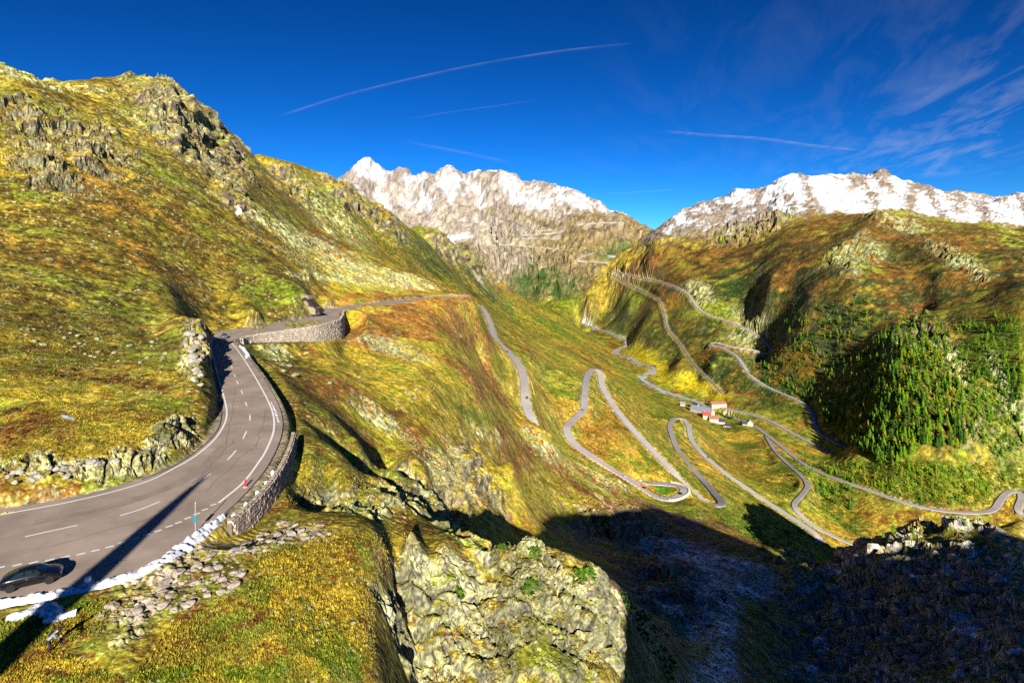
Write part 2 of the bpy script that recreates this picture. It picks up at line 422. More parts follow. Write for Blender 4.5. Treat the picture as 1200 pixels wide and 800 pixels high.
CLIFF = blobs([  # steep broken rock
    (40, 145, 75, 28, 300, 520, 25), (110, 170, 60, 30, 300, 520, 30), (190, 135, 65, 35, 400, 800, 35), (245, 180, 55, 28, 420, 900, 55), (270, 180, 40, 22, 450, 950, 60), (270, 235, 45, 18, 400, 700, 60), (60, 200, 60, 25, 270, 400, 30),
    (400, 225, 50, 12, 900, 1700, 40), (340, 215, 40, 14, 700, 1300, 40), (450, 262, 40, 14, 1000, 1900, 40), (560, 310, 40, 14, 1800, 2700, 40), (520, 288, 40, 12, 1700, 2700, 30),
    (232, 400, 20, 42, 100, 185, 10, 0.4), (200, 510, 40, 22, 66, 100, -25, 0.5), (60, 545, 110, 13, 60, 72, -3, 0.5), (150, 540, 45, 18, 63, 80, -10, 0.5),
    (570, 720, 150, 90, 50, 92, 0, 0.35), (465, 740, 40, 70, 50, 70, 0, 0.4), (690, 740, 40, 80, 50, 95, 0, 0.4),
    (490, 590, 70, 35, 85, 190, 35), (420, 590, 90, 18, 66, 130, 5), (560, 560, 22, 60, 140, 330, -30), (530, 575, 30, 30, 120, 240, 0),
    (1060, 700, 170, 100, 150, 500, 0, 0.4), (960, 690, 60, 40, 200, 470, 0), (1180, 740, 120, 100, 120, 420, 0), (1000, 790, 120, 50, 120, 330, 0),
    (640, 318, 60, 35, 3700, 5200, 0), (600, 300, 60, 30, 3900, 5600, 30), (650, 335, 30, 20, 3700, 4600, 0),
    (1080, 385, 40, 16, 1300, 1600, 0), (880, 270, 60, 14, 2600, 3600, -20), (1130, 500, 25, 30, 900, 1200, 30),
    (790, 690, 70, 40, 150, 330, 35), (730, 620, 70, 30, 220, 430, 25)])
SCREE = blobs([  # pale lichen-covered blocks
    (330, 270, 70, 12, 300, 700, 30), (410, 315, 45, 16, 400, 800, 22), (390, 300, 60, 10, 400, 800, 35), (460, 330, 60, 9, 400, 900, 8), (380, 325, 60, 6, 330, 700, 3), (455, 408, 48, 10, 200, 420, 18), (420, 395, 25, 7, 200, 420, 30),
    (440, 488, 45, 12, 140, 300, 35), (530, 555, 22, 45, 140, 320, -35), (640, 525, 40, 12, 260, 460, 35), (710, 560, 40, 12, 330, 520, 30), (570, 510, 30, 8, 200, 420, 30), (690, 605, 20, 8, 250, 450, 30), (880, 390, 28, 40, 1800, 2600, 25), (820, 345, 25, 14, 2200, 2900, 40), 
    (1060, 262, 50, 12, 2300, 2900, 15), (1000, 300, 40, 20, 1800, 2700, -20), (1130, 310, 60, 12, 1600, 2300, 30), (1180, 460, 10, 60, 900, 1400, -25), (1120, 430, 14, 45, 1050, 1500, -25), (1080, 400, 45, 10, 1250, 1600, 0), (320, 410, 25, 14, 140, 260, 40), (215, 145, 70, 30, 400, 800, 40, 1.0), (380, 245, 70, 18, 700, 1600, 40), (30, 90, 50, 8, 330, 520, 15), (90, 105, 50, 7, 400, 620, 8),
    (200, 660, 70, 22, 40, 60, -20, 0.5), (265, 640, 60, 16, 46, 62, -5), (170, 710, 55, 16, 38, 50, -25), (330, 622, 60, 9, 52, 66, 3), (150, 745, 30, 8, 36, 44, -20)])
SCREEG = blobs([  # grey stream gravel in the gully
    (830, 700, 28, 60, 140, 330, 10), (850, 745, 18, 60, 120, 260, 5), (810, 650, 80, 10, 260, 420, 25), (870, 690, 60, 16, 200, 400, 5), (780, 640, 60, 8, 300, 430, 25), (840, 790, 40, 22, 90, 200, 0), (860, 660, 60, 9, 300, 450, 20), (760, 650, 50, 9, 250, 400, 35), (790, 715, 40, 8, 180, 300, 40)])
HEATH = blobs([
    (120, 230, 120, 30, 220, 420, 35), (230, 280, 60, 22, 280, 450, 40), (170, 300, 80, 12, 200, 350, 30), (60, 300, 90, 16, 150, 300, 10), (140, 445, 90, 10, 85, 130, 8), (30, 500, 60, 25, 65, 90, -10), (520, 385, 70, 22, 330, 560, 10), (460, 385, 70, 16, 270, 450, 8), (540, 440, 60, 18, 300, 520, 30),
    (620, 530, 70, 18, 280, 480, 30), (700, 585, 60, 14, 330, 520, 30), (400, 460, 60, 18, 150, 260, 30), (440, 535, 60, 12, 140, 220, 40), (350, 450, 40, 14, 140, 220, 40), (470, 500, 40, 14, 170, 300, 35), (760, 320, 70, 30, 2400, 3600, 20), (830, 300, 70, 22, 2500, 3700, 0), (960, 300, 60, 30, 1900, 2900, 0), (1080, 310, 60, 40, 1500, 2500, 0),
    (1050, 340, 60, 25, 1400, 2200, 0), (930, 330, 50, 30, 1900, 2900, 0), (1180, 300, 50, 14, 1700, 2300, 30), (380, 285, 40, 12, 500, 800, 30), (350, 345, 80, 6, 300, 420, 3), (450, 348, 70, 5, 380, 560, 3), (780, 630, 110, 40, 230, 480, 20), (740, 700, 60, 60, 100, 280, 0), (700, 510, 25, 30, 540, 700, 0), (730, 500, 16, 40, 600, 760, -40), (860, 540, 40, 16, 900, 1200, 30), (540, 350, 30, 5, 430, 560, 0)])
GREEN = blobs([
    (540, 488, 45, 14, 250, 420, 5), (330, 340, 50, 12, 230, 330, 0), (290, 360, 50, 12, 200, 300, 0), (640, 340, 40, 30, 2500, 4200, 0), (660, 350, 40, 22, 2700, 4200, 0), (720, 340, 30, 20, 2600, 3400, 0), (650, 385, 60, 12, 1400, 2600, 10), (600, 370, 40, 14, 1100, 2300, 40), (740, 330, 14, 10, 2700, 3400, 0), (770, 470, 50, 14, 900, 1700, 40),
    (860, 610, 60, 18, 520, 860, 30), (800, 600, 40, 14, 480, 700, 20), (1090, 560, 90, 25, 880, 1100, 0), (1150, 540, 60, 40, 850, 1100, 0), (1170, 420, 60, 60, 950, 1500, 0), (950, 560, 60, 25, 850, 1150, 30), (785, 578, 10, 4, 530, 570, 0), (740, 450, 16, 12, 1400, 2000, 0), (400, 770, 50, 40, 38, 50, 0), (60, 710, 80, 12, 38, 46, 0), (250, 790, 120, 18, 34, 40, 0), (300, 180, 30, 30, 600, 1000, 0), (900, 380, 90, 40, 1700, 2600, 0), (730, 300, 40, 14, 4000, 5000, 0),(930,560,40,16,900,1200,30)])
GOLD = blobs([
    (800, 448, 50, 13, 1650, 2200, 22), (840, 460, 20, 8, 1600, 1850, 20), (750, 412, 30, 14, 2100, 2900, 40), (650, 400, 14, 6, 1500, 2200, 0), (440, 440, 90, 20, 160, 330, 30), (560, 560, 60, 14, 190, 400, 30), (620, 590, 70, 10, 220, 400, 22), (500, 480, 70, 18, 200, 360, 25), (720, 530, 50, 14, 500, 640, 35), (660, 470, 24, 22, 560, 800, 0), (620, 440, 22, 30, 480, 720, 0),
    (120, 330, 130, 8, 150, 260, 20), (220, 300, 60, 8, 200, 330, 40), (60, 470, 100, 22, 70, 110, 0), (140, 500, 90, 18, 68, 100, 0), (180, 440, 50, 10, 90, 130, 0), (360, 720, 60, 60, 40, 56, 0), (330, 660, 60, 16, 46, 58, 0), (100, 780, 90, 10, 34, 39, 0), (180, 690, 30, 8, 42, 50, -20), (370, 565, 60, 18, 66, 100, 10), (940, 440, 22, 14, 1600, 1900, 0), (1140, 572, 26, 9, 860, 1050, 0), (350, 300, 60, 20, 350, 600, 30)])
SHRUB = blobs([  # dark alder scrub in the valley
    (780, 390, 60, 30, 1800, 2800, 35), (720, 370, 40, 22, 2300, 3400, 30), (830, 430, 40, 25, 1650, 2200, 20), (900, 440, 70, 40, 1450, 2300, 10), (960, 470, 60, 50, 1250, 1900, 0), (900, 350, 70, 25, 1800, 2600, 0), (1020, 420, 60, 40, 1200, 1900, 0), (980, 380, 60, 40, 1500, 2200, 0), (630, 335, 35, 20, 3600, 4400, 0), (500, 300, 60, 16, 1000, 1700, 40), (560, 335, 50, 14, 900, 2000, 30)])
ICE = blobs([(538, 279, 17, 3.5, 5000, 6000, 3, 0.3)])
PALE = blobs([(560, 270, 80, 28, 4600, 7200, 10), (600, 300, 40, 35, 4000, 5400, 20), (500, 255, 60, 30, 5200, 7400, 0), (620, 235, 60, 18, 5000, 6800, 10)])

FAR = smooth(3600, 4600, Yg)
Yb = np.interp(PXg, [690, 705, 790, 840], [3750, 4050, 4550, 5300])
massifR = smooth(3000, 3700, Yg) * smooth(Yb, Yb - 150, Yg)
FAR = FAR * (1 - smooth(Yb, Yb - 150, Yg))
rough = 0.6 + 2.6 * CLIFF + 1.0 * SCREE + 0.5 * SCREEG
rough = rough + FAR * (2.6 + 1.0 * CLIFF) + 2.4 * massifR + 1.1 * smooth(1300, 1700, Yg) * (1 - smooth(2900, 3300, Yg)) * smooth(820, 900, PXg) * smooth(-395, -360, Zg)
rough = rough * np.where((Yg > 1400) & (Yg < 2300) & (np.abs(Zg + 400) < 30), 0.25, 1)

# ---- relief noise, wavelength by wavelength; grass heaves up, rock breaks along its normal
def normals(Zx):
    l_ = np.gradient(Zx, axis=0) / np.gradient(LR)[:, None]
    a_ = np.gradient(Zx, axis=1) / np.gradient(AC)[None]
    gx = a_ / Yg; gy = (l_ - gx * Xg) / Yg
    return gx, gy


gx, gy = normals(Zg)
inv = 1 / np.sqrt(1 + gx * gx + gy * gy)
RK = np.clip(CLIFF + 0.4 * SCREE + 0.8 * FAR + 0.55 * massifR, 0, 1)
nrm = np.stack([-gx * inv, -gy * inv, inv], -1).astype(np.float32)
HG = np.zeros(Zg.shape, np.float32); HR = np.zeros(Zg.shape, np.float32)
lam = 0.5; k = 0
while lam < 1700:
    farlim = np.where(Yg[:, 0] > 3300, 0.4, 1.0)
    wr = smooth(0.0055, 0.012, lam / Yg[:, 0]) * (1 - smooth(0.14 * farlim, 0.30 * farlim, lam / Yg[:, 0]))
    rows = np.where(wr > 0)[0]
    if len(rows):
        sl = slice(rows[0], rows[-1] + 1)
        x, y, z = Xg[sl] / lam, Yg[sl] / lam, Zg[sl] / lam
        n1 = perlin3(x, y, z, 101 + k)
        amp = (wr[sl, None] * 0.05 * lam).astype(np.float32)
        ampr = amp * np.clip((0.05 * Yg[sl, :1] / lam), 0.5, 6).astype(np.float32) ** 0.42
        HG[sl] += amp * n1 * rough[sl] * (1 - RK[sl])
        m = RK[sl] > 0.02
        if m.any():
            n2 = 1 - 2.4 * np.abs(perlin3(x[m] * 1.15 + 5.3, y[m] * 1.15, z[m] * 0.55 + 1.7, 301 + k)) - 0.35
            t = HR[sl]
            t[m] += (ampr * np.ones_like(n1))[m] * (0.75 * n2 + 0.4 * n1[m]) * rough[sl][m] * RK[sl][m] * 0.95
    lam *= 1.7; k += 1
# joints and cracks in the rock
for fq, sd in ((0.05, 401), (0.022, 402), (0.010, 403)):
    q = 2.0 ** np.round(np.log2(fq * Yg))
    m = CLIFF > 0.15
    cr = np.abs(perlin3(Xg[m] / q[m] * 1.4 + 0.6 * Zg[m] / q[m], Yg[m] / q[m], Zg[m] / q[m] * 0.6, sd))
    HR[m] -= ((1 - smooth(0.0, 0.09, cr)) * q[m] * (0.17 + 0.14 * (Yg[m] < 100)) * CLIFF[m]).astype(np.float32)
XD = Xg + HR * nrm[..., 0]; YD = Yg + HR * nrm[..., 1]
Zg = Zg + HG + HR * nrm[..., 2]
# tussocks and hummocks in the grass
q = 2.0 ** np.round(np.log2(0.016 * Yg)); q = np.maximum(q, 0.5)
Zg = Zg + np.abs(perlin3(Xg / q, Yg / q, Zg / q, 66)) * q * 0.13 * (1 - RK) * (Yg < 1200)
# rock steps on the cliffs
lev = 0.03 * Yg + 1.0
zz = Zg / lev + 2.6 * fbm(Xg / (lev * 5), Yg / (lev * 5), 51, 3)
fr = zz - np.floor(zz)
step = (np.floor(zz) + smooth(0.25, 0.75, fr) - zz) * lev
Zg = Zg + step * (0.15 + 0.25 * smooth(95, 150, Yg)) * np.clip(CLIFF, 0, 1) * (Yg < 3000)
# boulder-field lumps
for lamB, sd in ((0.018, 61), (0.010, 62)):
    L = lamB * Yg
    q = 2.0 ** np.round(np.log2(L)); q = np.maximum(q, 0.7)
    b = np.abs(perlin3(Xg / q, Yg / q, Zg / q, sd)); b = np.clip(b * 2.2, 0, 1) ** 0.5
    Zg = Zg + (b - 0.6) * q * 0.34 * np.clip(SCREE * 1.2 + 0.2 * CLIFF, 0, 1) * (Yg < 3000)

# ---- ground at the foot of the retaining walls
WALL1 = [(285, 402, 200.5, 2.5), (305, 401, 207, 4.0), (331, 399, 222, 7.0), (352, 397, 230, 9.0), (372, 396, 239, 11.0), (388, 392, 254, 11.0), (397, 385, 270, 9.0), (401, 374, 290, 5.0)]


def offset_curve(P, d):
    P = np.array(P, float)
    T = np.gradient(P[:, :2], axis=0); T /= np.linalg.norm(T, axis=1)[:, None] + 1e-9
    Q = P.copy(); Q[:, 0] += T[:, 1] * d; Q[:, 1] -= T[:, 0] * d
    return Q


def seg(i0, i1):
    return OUT1[i0 * 8:i1 * 8 + 1]


W1 = resample(offset_curve(seg(14, 20), 1.9), 1.0)          # tall stone wall under the far bend
h1 = np.interp(np.linspace(0, 1, len(W1)), [0, 0.12, 0.35, 0.65, 0.85, 1], [1.5, 3.0, 6.5, 9.5, 9.0, 1.2])
W2 = resample(offset_curve(seg(6, 9), 1.9), 0.7)           # low wall beside the near bend
h2 = np.interp(np.linspace(0, 1, len(W2)), [0, 0.15, 0.6, 0.85, 1], [1.4, 2.4, 2.6, 2.0, 0.8])
W3 = resample(offset_curve(seg(9, 13), 1.6), 0.8)          # bank below the road
h3 = np.interp(np.linspace(0, 1, len(W3)), [0, 0.3, 0.8, 1], [1.5, 3.2, 3.2, 1.5])


def lower(P, h, half, reach):
    for q, hh in zip(P, h):
        Rr = half + reach
        Y0 = q[1]
        i0 = np.searchsorted(LR, math.log(max(Y0 - Rr, 5))); i1 = np.searchsorted(LR, math.log(Y0 + Rr))
        e = Rr / Y0 * (1 + abs(q[0]) / Y0) * 1.1
        j0 = np.searchsorted(AC, q[0] / Y0 - e); j1 = np.searchsorted(AC, q[0] / Y0 + e)
        sl_ = (slice(i0, i1), slice(j0, j1))
        d = np.hypot(Xg[sl_] - q[0], Yg[sl_] - q[1])
        Zg[sl_] = np.minimum(Zg[sl_], ROADZ - hh + np.clip(d - half, 0, None) * (0.35 + 0.02 * hh) + (d > Rr) * 99)


for Wc, hc, off in ((W1, h1, 4.2), (W2, h2, 2.2), (W3, h3, 2.4)):
    lower(resample(offset_curve(Wc, off), 1.0), np.interp(np.linspace(0, 1, len(resample(offset_curve(Wc, off), 1.0))), np.linspace(0, 1, len(hc)), hc), off * 0.85, 5.0)

# ---- cut the roads into the slope
dist = np.full(Zg.shape, 1e9); rz = np.zeros(Zg.shape); hw = np.ones(Zg.shape)


def carve(P, half, reach):
    for q in P:
        Y0 = q[1]; Rr = half + reach
        j0 = np.searchsorted(AC, (q[0] - Rr) / (Y0 + (Rr if q[0] < 0 else -Rr) * 0 + 1e-6) - abs(q[0]) / Y0 * Rr / Y0 * 1.1)
        j1 = np.searchsorted(AC, (q[0] + Rr) / Y0 + abs(q[0]) / Y0 * Rr / Y0 * 1.1)
        i0 = np.searchsorted(LR, math.log(max(Y0 - Rr, 5))); i1 = np.searchsorted(LR, math.log(Y0 + Rr))
        if i1 <= i0 or j1 <= j0:
            continue
        s = (slice(i0, i1), slice(j0, j1))
        d = np.hypot(Xg[s] - q[0], Yg[s] - q[1]) - half
        m = d < dist[s]
        dist[s] = np.where(m, d, dist[s]); rz[s] = np.where(m, q[2], rz[s])


for nm, P in PATHS.items():
    carve(P, ROADS[nm][0] / 2 + P[:, 1].mean() * 0.0012, ROADS[nm][0] * 1.1 + P[:, 1].mean() * 0.004)
for v in np.linspace(0, 1, 9):
    Q = resample(IN1 + (OUT1 - IN1) * v, 1.0)
    carve(Q, 0.75, 1.6)
reachm = np.where(Yg < 560, np.where(np.abs(rz - ROADZ) < 0.01, 1.2, 7.0), 8.0 + 0.004 * Yg)
wgt = 1 - smooth(0.0, 1.0, dist / reachm)
XD = XD * (1 - wgt * (dist < 1e8)) + Xg * wgt * (dist < 1e8); YD = YD * (1 - wgt * (dist < 1e8)) + Yg * wgt * (dist < 1e8)
low = np.where(np.abs(rz - ROADZ) < 0.01, 0.22, 0.5 + 0.0008 * Yg)
ZROADBASE = rz - low
Zg = np.where(dist < 1e8, Zg * (1 - wgt) + ZROADBASE * wgt, Zg)
rd = np.full(Zg.shape, 1e9)
dist2, rz2 = dist.copy(), rz.copy()
dist = np.full(Zg.shape, 1e9); rz = np.zeros(Zg.shape)
carve(RIVER, 7, 40)
wgt = 1 - smooth(0, 1, dist / 34.0)
Zg = np.where(dist < 1e8, Zg * (1 - wgt) + (rz - 1.6) * wgt, Zg)
RIVD = dist.copy()
ROADD = dist2

G = Zg / Yg
PYg = HY - F * G
RUNMAX = np.maximum.accumulate(G, 0)
VIS = G >= RUNMAX - 1e-9


def ground(px, py, ymin=0):
    """first terrain point met when looking at photo pixel (px, py)"""
    j = int(np.clip(np.searchsorted(PXC, px), 0, NC - 1))
    i0 = int(np.searchsorted(LR, math.log(ymin))) if ymin > 0 else 0
    g = (HY - py) / F
    ii = np.where(G[i0:, j] >= g)[0]
    if not len(ii):
        return None
    i = ii[0] + i0
    if i > 0 and G[i, j] > G[i - 1, j]:
        t = (g - G[i - 1, j]) / (G[i, j] - G[i - 1, j])
        t = min(max(t, 0), 1)
        Y = math.exp(LR[i - 1] + t * (LR[i] - LR[i - 1]))
    else:
        Y = math.exp(LR[i])
    x = (px - CX) / F * Y
    return Vector((x, Y, height(x, Y)))


def height(x, y):
    fi = np.interp(math.log(max(y, 1)), LR, np.arange(NR)); fj = np.interp(x / y, AC, np.arange(NC))
    i = min(int(fi), NR - 2); j = min(int(fj), NC - 2)
    u, v = fi - i, fj - j
    return float((Zg[i, j] * (1 - v) + Zg[i, j + 1] * v) * (1 - u) + (Zg[i + 1, j] * (1 - v) + Zg[i + 1, j + 1] * v) * u)


# ---- slope (for rock / snow)
dZdl = np.gradient(Zg, axis=0) / np.gradient(LR)[:, None]
dZda = np.gradient(Zg, axis=1) / np.gradient(AC)[None]
zx = dZda / Yg
zy = (dZdl - zx * Xg) / Yg
SLOPE = np.hypot(zx, zy)

# ---- albedo by land cover
def colr(r, g, b):
    return np.array([r, g, b], np.float32)


def mix(Ca, cb, m):
    m = np.clip(m, 0, 1)[..., None]
    return Ca * (1 - m) + cb * m


def scale_noise(rel, seed, n=3, quant=True):
    """noise whose patch size follows the distance in steps of two (metres in the world)"""
    q = 2.0 ** np.floor(np.log2(rel * Yg) + 0.5 + 0.25 * wob1)
    return fbm3(Xg / q, Yg / q, Zg / q, seed, n) * 1.1


nA = scale_noise(0.13, 71, 3); nB = scale_noise(0.05, 72, 3); nC = scale_noise(0.018, 73, 2); nD = scale_noise(0.008, 74, 2); nE = scale_noise(0.0042, 75, 1)
YELLOW = colr(0.36, 0.265, 0.026); OLIVE = colr(0.18, 0.165, 0.022); BROWN = colr(0.21, 0.08, 0.014); DKBROWN = colr(0.06, 0.028, 0.012)
BRGREEN = colr(0.13, 0.22, 0.010); ROCK = colr(0.25, 0.21, 0.155); DKROCK = colr(0.10, 0.085, 0.07); LICHEN = colr(0.38, 0.40, 0.18)
SNOW = colr(0.64, 0.66, 0.71); DKGREEN = colr(0.030, 0.058, 0.012); GRAVEL = colr(0.52, 0.50, 0.48); GOLDC = colr(0.50, 0.36, 0.030); WARMROCK = colr(0.29, 0.245, 0.20)
COL = np.ones(Zg.shape + (3,), np.float32) * OLIVE
LIME = colr(0.225, 0.26, 0.024); ORANGE = colr(0.32, 0.145, 0.025)
COL = mix(COL, LIME, smooth(-0.1, 0.25, -nA + 0.6 * nB) * 0.8)
COL = mix(COL, YELLOW, smooth(-0.2, 0.22, nA + 0.5 * nC + 0.3 * nD))
COL = mix(COL, BROWN, smooth(0.0, 0.22, nB + 0.6 * nC - 0.06) * 0.85)
COL = mix(COL, GOLDC, GOLD * smooth(-0.35, 0.12, nB + nC))
COL = mix(COL, BROWN, HEATH * smooth(-0.3, 0.05, nB + 0.8 * nC) * 0.92)
COL = mix(COL, ORANGE, HEATH * smooth(0.05, 0.25, -nB + 0.5 * nA) * 0.7)
COL = mix(COL, DKBROWN, HEATH * smooth(0.05, 0.25, nC + 0.5 * nD))
COL = mix(COL, BRGREEN, GREEN * smooth(-0.3, 0.15, nB + 0.6 * nC) * 0.85)
RIGHT = smooth(1150, 1500, Yg) * (1 - smooth(2900, 3500, Yg)) * smooth(740, 860, PXg + 60 * wob1) * smooth(-400, -380, Zg)
COL = mix(COL, colr(0.15, 0.07, 0.016), RIGHT * smooth(-0.35, 0.05, nA + nC) * 0.85)
COL = mix(COL, DKGREEN, RIGHT * smooth(-0.05, 0.12, nB + 0.8 * nC) * 0.85 * smooth(330, -60, Zg))
COL = mix(COL, DKGREEN, SHRUB * smooth(-0.35, 0.05, nC + nB) * 0.85)
MEADOW = blobs([(800, 448, 48, 12, 1500, 2300, 22), (838, 461, 22, 8, 1500, 1900, 20), (752, 415, 26, 12, 2000, 2900, 40), (775, 432, 30, 9, 1700, 2500, 30)])
COL = mix(COL, colr(0.50, 0.40, 0.012), MEADOW * smooth(-0.4, -0.1, nC + nB))
LEFT = smooth(95, 150, Yg) * (1 - smooth(650, 900, Yg)) * smooth(430, 330, PXg + 40 * wob1)
COL = mix(COL, colr(0.155, 0.088, 0.016), LEFT * smooth(-0.12, 0.15, nB + 0.5 * nC + 0.3 * nA) * 0.75)
COL = mix(COL, colr(0.085, 0.075, 0.012), LEFT * smooth(-0.02, 0.16, nC + 0.4 * nB + 0.5 * nD) * 0.75)
CENTER = smooth(120, 170, Yg) * (1 - smooth(560, 680, Yg)) * smooth(340, 400, PXg + 30 * wob1) * (1 - smooth(760, 830, PXg))
cc = mix(np.ones_like(COL) * colr(0.47, 0.345, 0.028), colr(0.37, 0.165, 0.028), smooth(-0.1, 0.2, nA + 0.3 * nB + 0.6 * HEATH - 0.35 * GOLD - 0.10))
cc = mix(cc, colr(0.26, 0.30, 0.024), np.clip(GREEN + 0.6 * smooth(0.0, 0.25, -nB - 0.3 * nA), 0, 1))
cc = mix(cc, colr(0.17, 0.085, 0.016), smooth(0.08, 0.22, nB + 0.6 * nC + 0.25 * HEATH - 0.14) * 0.4)
COL = mix(COL, cc, CENTER * 0.9)
LOWER = smooth(520, 620, Yg) * (1 - smooth(1350, 1600, Yg)) * smooth(590, 640, PXg) * (1 - smooth(985, 1040, PXg)) * smooth(-120, -160, Zg)
cc = mix(np.ones_like(COL) * colr(0.32, 0.285, 0.028), colr(0.44, 0.285, 0.03), smooth(-0.05, 0.2, nA + 0.6 * nB))
cc = mix(cc, colr(0.10, 0.17, 0.012), smooth(0.02, 0.18, -nB + 0.5 * nC) * 0.8)
cc = mix(cc, colr(0.24, 0.115, 0.016), HEATH * 0.7)
COL = mix(COL, cc, LOWER * 0.85)
dk = smooth(0.08, 0.28, nC + 0.7 * nD) * (1 - 0.7 * MEADOW) * (1 - 0.65 * CENTER) * (1 - 0.5 * LOWER)
COL = mix(COL, COL * 0.42, dk * 0.8)
GULLY = blobs([(780, 630, 120, 42, 200, 480, 20), (740, 720, 70, 70, 85, 300, 0), (690, 625, 60, 22, 200, 420, 25)])
COL = mix(COL, colr(0.30, 0.15, 0.12), GULLY * smooth(-0.3, 0.05, nB + 0.7 * nC) * 0.85)  # gully ground painted paler to stand in for weak skylight in its shadow
WOOD = blobs([(1062, 462, 78, 88, 850, 1600, 0), (1165, 470, 40, 95, 850, 1500, 0)])
COL = mix(COL, colr(0.06, 0.085, 0.016), WOOD * smooth(-0.3, 0.1, nB + nC) * 0.75)
# scattered stones everywhere
stone = smooth(0.31, 0.39, nD + 0.5 * nE + 0.35 * nB + 0.25 * nC + 0.2 * SCREE)
COL = mix(COL, LICHEN * 0.85, stone * (0.75 - 0.55 * smooth(350, 700, Yg)) * (Yg < 2500))
COL = mix(COL, LICHEN * (1 - 0.35 * smooth(900, 1500, Yg))[..., None], SCREE * smooth(-0.2, 0.12, nC + 0.8 * nD + 0.3 * nB) * (Yg > 90))
COL = mix(COL, ROCK * 1.25, SCREE * smooth(-0.25, 0.1, nC + 0.8 * nD) * (Yg <= 90))
COL = mix(COL, GRAVEL, SCREEG * smooth(-0.4, 0.0, nC + 0.5 * nD))
rockm = smooth(0.75, 1.15, SLOPE + 0.6 * nC + 0.4 * nD) * (Yg < 4000)
rk = mix(np.ones_like(COL) * ROCK, colr(0.165, 0.125, 0.095), smooth(95, 200, Yg)) * (0.75 + 0.9 * nC + 0.7 * nD)[..., None]
rk = mix(rk, LICHEN * 0.85, smooth(-0.1, 0.2, nB + 0.5 * nD) * (0.75 - 0.4 * smooth(95, 200, Yg)))
rk = mix(rk, colr(0.36, 0.30, 0.05), smooth(0.1, 0.3, nC - 0.4 * nB) * (0.35 + 0.25 * smooth(90, 120, Yg)))
rk = mix(rk, colr(0.30, 0.285, 0.22) * (0.85 + 0.8 * nC + 0.8 * nD)[..., None], (1 - smooth(85, 110, Yg)) * 0.5)
rk = mix(rk, colr(0.40, 0.37, 0.33) * (0.9 + 0.9 * nC + 0.8 * nD)[..., None], smooth(880, 940, PXg) * (Yg < 700) * 0.85)  # rock of the lower right hill painted paler to lift its shadow
rk = mix(rk, colr(0.21, 0.225, 0.05), (1 - smooth(85, 110, Yg)) * smooth(-0.12, 0.12, nC - 0.3 * nB + 0.4 * nD) * 0.5)
COL = mix(COL, rk, rockm * np.clip(0.25 + CLIFF, 0, 1))
COL = mix(COL, rk * 0.9, CLIFF * smooth(-0.15, 0.2, nC + 0.7 * nD + 0.25 * (SLOPE - 0.8)) * (Yg < 4000) * 0.85)
# far massif: bare rock, pasture below
pas = smooth(380, 120, Zg + 260 * nA) * smooth(520, 640, PXg + 60 * wob1)
farc = mix(np.ones_like(COL) * WARMROCK * (0.8 + 0.6 * nC + 0.4 * nD)[..., None], colr(0.235, 0.19, 0.055), np.clip(pas + smooth(700, 350, Zg) * smooth(-0.1, 0.3, nB) * 0.7, 0, 1))
farc = mix(farc, colr(0.17, 0.125, 0.055) * (1 + 0.6 * nD)[..., None], smooth(760, 480, Zg + 220 * nA) * (1 - 0.75 * PALE) * 0.8)
farc = mix(farc, colr(0.36, 0.31, 0.26), PALE * 0.5)
farc = mix(farc, DKROCK, CLIFF * smooth(-0.05, 0.2, nC + nD) * 0.7)
farc = mix(farc, DKGREEN * 1.5, np.clip(GREEN + SHRUB, 0, 1) * smooth(-0.3, 0.1, nC))
COL = mix(COL, farc, smooth(3550, 3900, Yg + 250 * wob1) * (1 - smooth(Yb, Yb - 150, Yg)))
COL = mix(COL, colr(0.20, 0.155, 0.11) * (0.9 + 0.7 * nC)[..., None], massifR * smooth(110, 230, Zg + 150 * nB))
# snow
sline = 340 + (np.clip(Yg, 3400, 7000) - 3600) * 0.115 + 160 * nA + 120 * nB
q_ = 0.055 * Yg; rb = 1 - 2.6 * np.abs(perlin3(Xg / q_ * 1.3 + 0.5 * Zg / q_, Yg / q_ * 0.35, Zg / q_ * 0.5, 611)) 
rib = HR / (0.012 * Yg) + 0.75 * smooth(0.1, 0.8, rb + 0.8 * nC) - 0.15
sline = sline - massifR * 95
snow = smooth(-40, 40, Zg - sline + 220 * nC) * smooth(0.62, 0.22, rib + 0.6 * (SLOPE - 0.7) + 1.0 * nD + 0.7 * nC + 0.9 * nE + 0.10) * (Yg > 3000)
snow = snow * (1 - 0.25 * FAR)
snow = np.maximum(snow, ICE)
COL = mix(COL, SNOW, snow)
# patches of old snow in the shade of the lower right hill
snp = blobs([(1135, 735, 14, 10, 120, 520, 30, 0.2), (1120, 725, 8, 4, 120, 520, 30, 0.2), (1110, 668, 10, 3, 120, 520, 0, 0.3), (1075, 675, 6, 3, 120, 520, 0, 0.3), (1195, 765, 8, 4, 120, 520, 0, 0.3), (1140, 650, 6, 2, 120, 520, -20, 0.3), (1160, 672, 7, 3, 120, 520, 0, 0.3), (1125, 642, 5, 2, 120, 520, -20, 0.3), (1180, 680, 8, 3, 120, 520, 0, 0.3), (950, 783, 7, 4, 120, 520, 0, 0.3), (960, 750, 7, 3, 120, 520, 0, 0.3), (935, 780, 5, 3, 120, 520, 0, 0.3), (1125, 790, 8, 3, 120, 520, 0, 0.3), (80, 489, 10, 2.5, 70, 90, 15, 0.2), (278, 248, 3, 4, 300, 600, 0, 0.3)])
COL = mix(COL, SNOW, smooth(0.35, 0.6, snp + 0.3 * nD))
COL *= np.clip(1.0 + (0.8 * nD + 0.2 * nC + 1.3 * nE) * (1 - 0.35 * CENTER), 0.3, 1.9)[..., None]
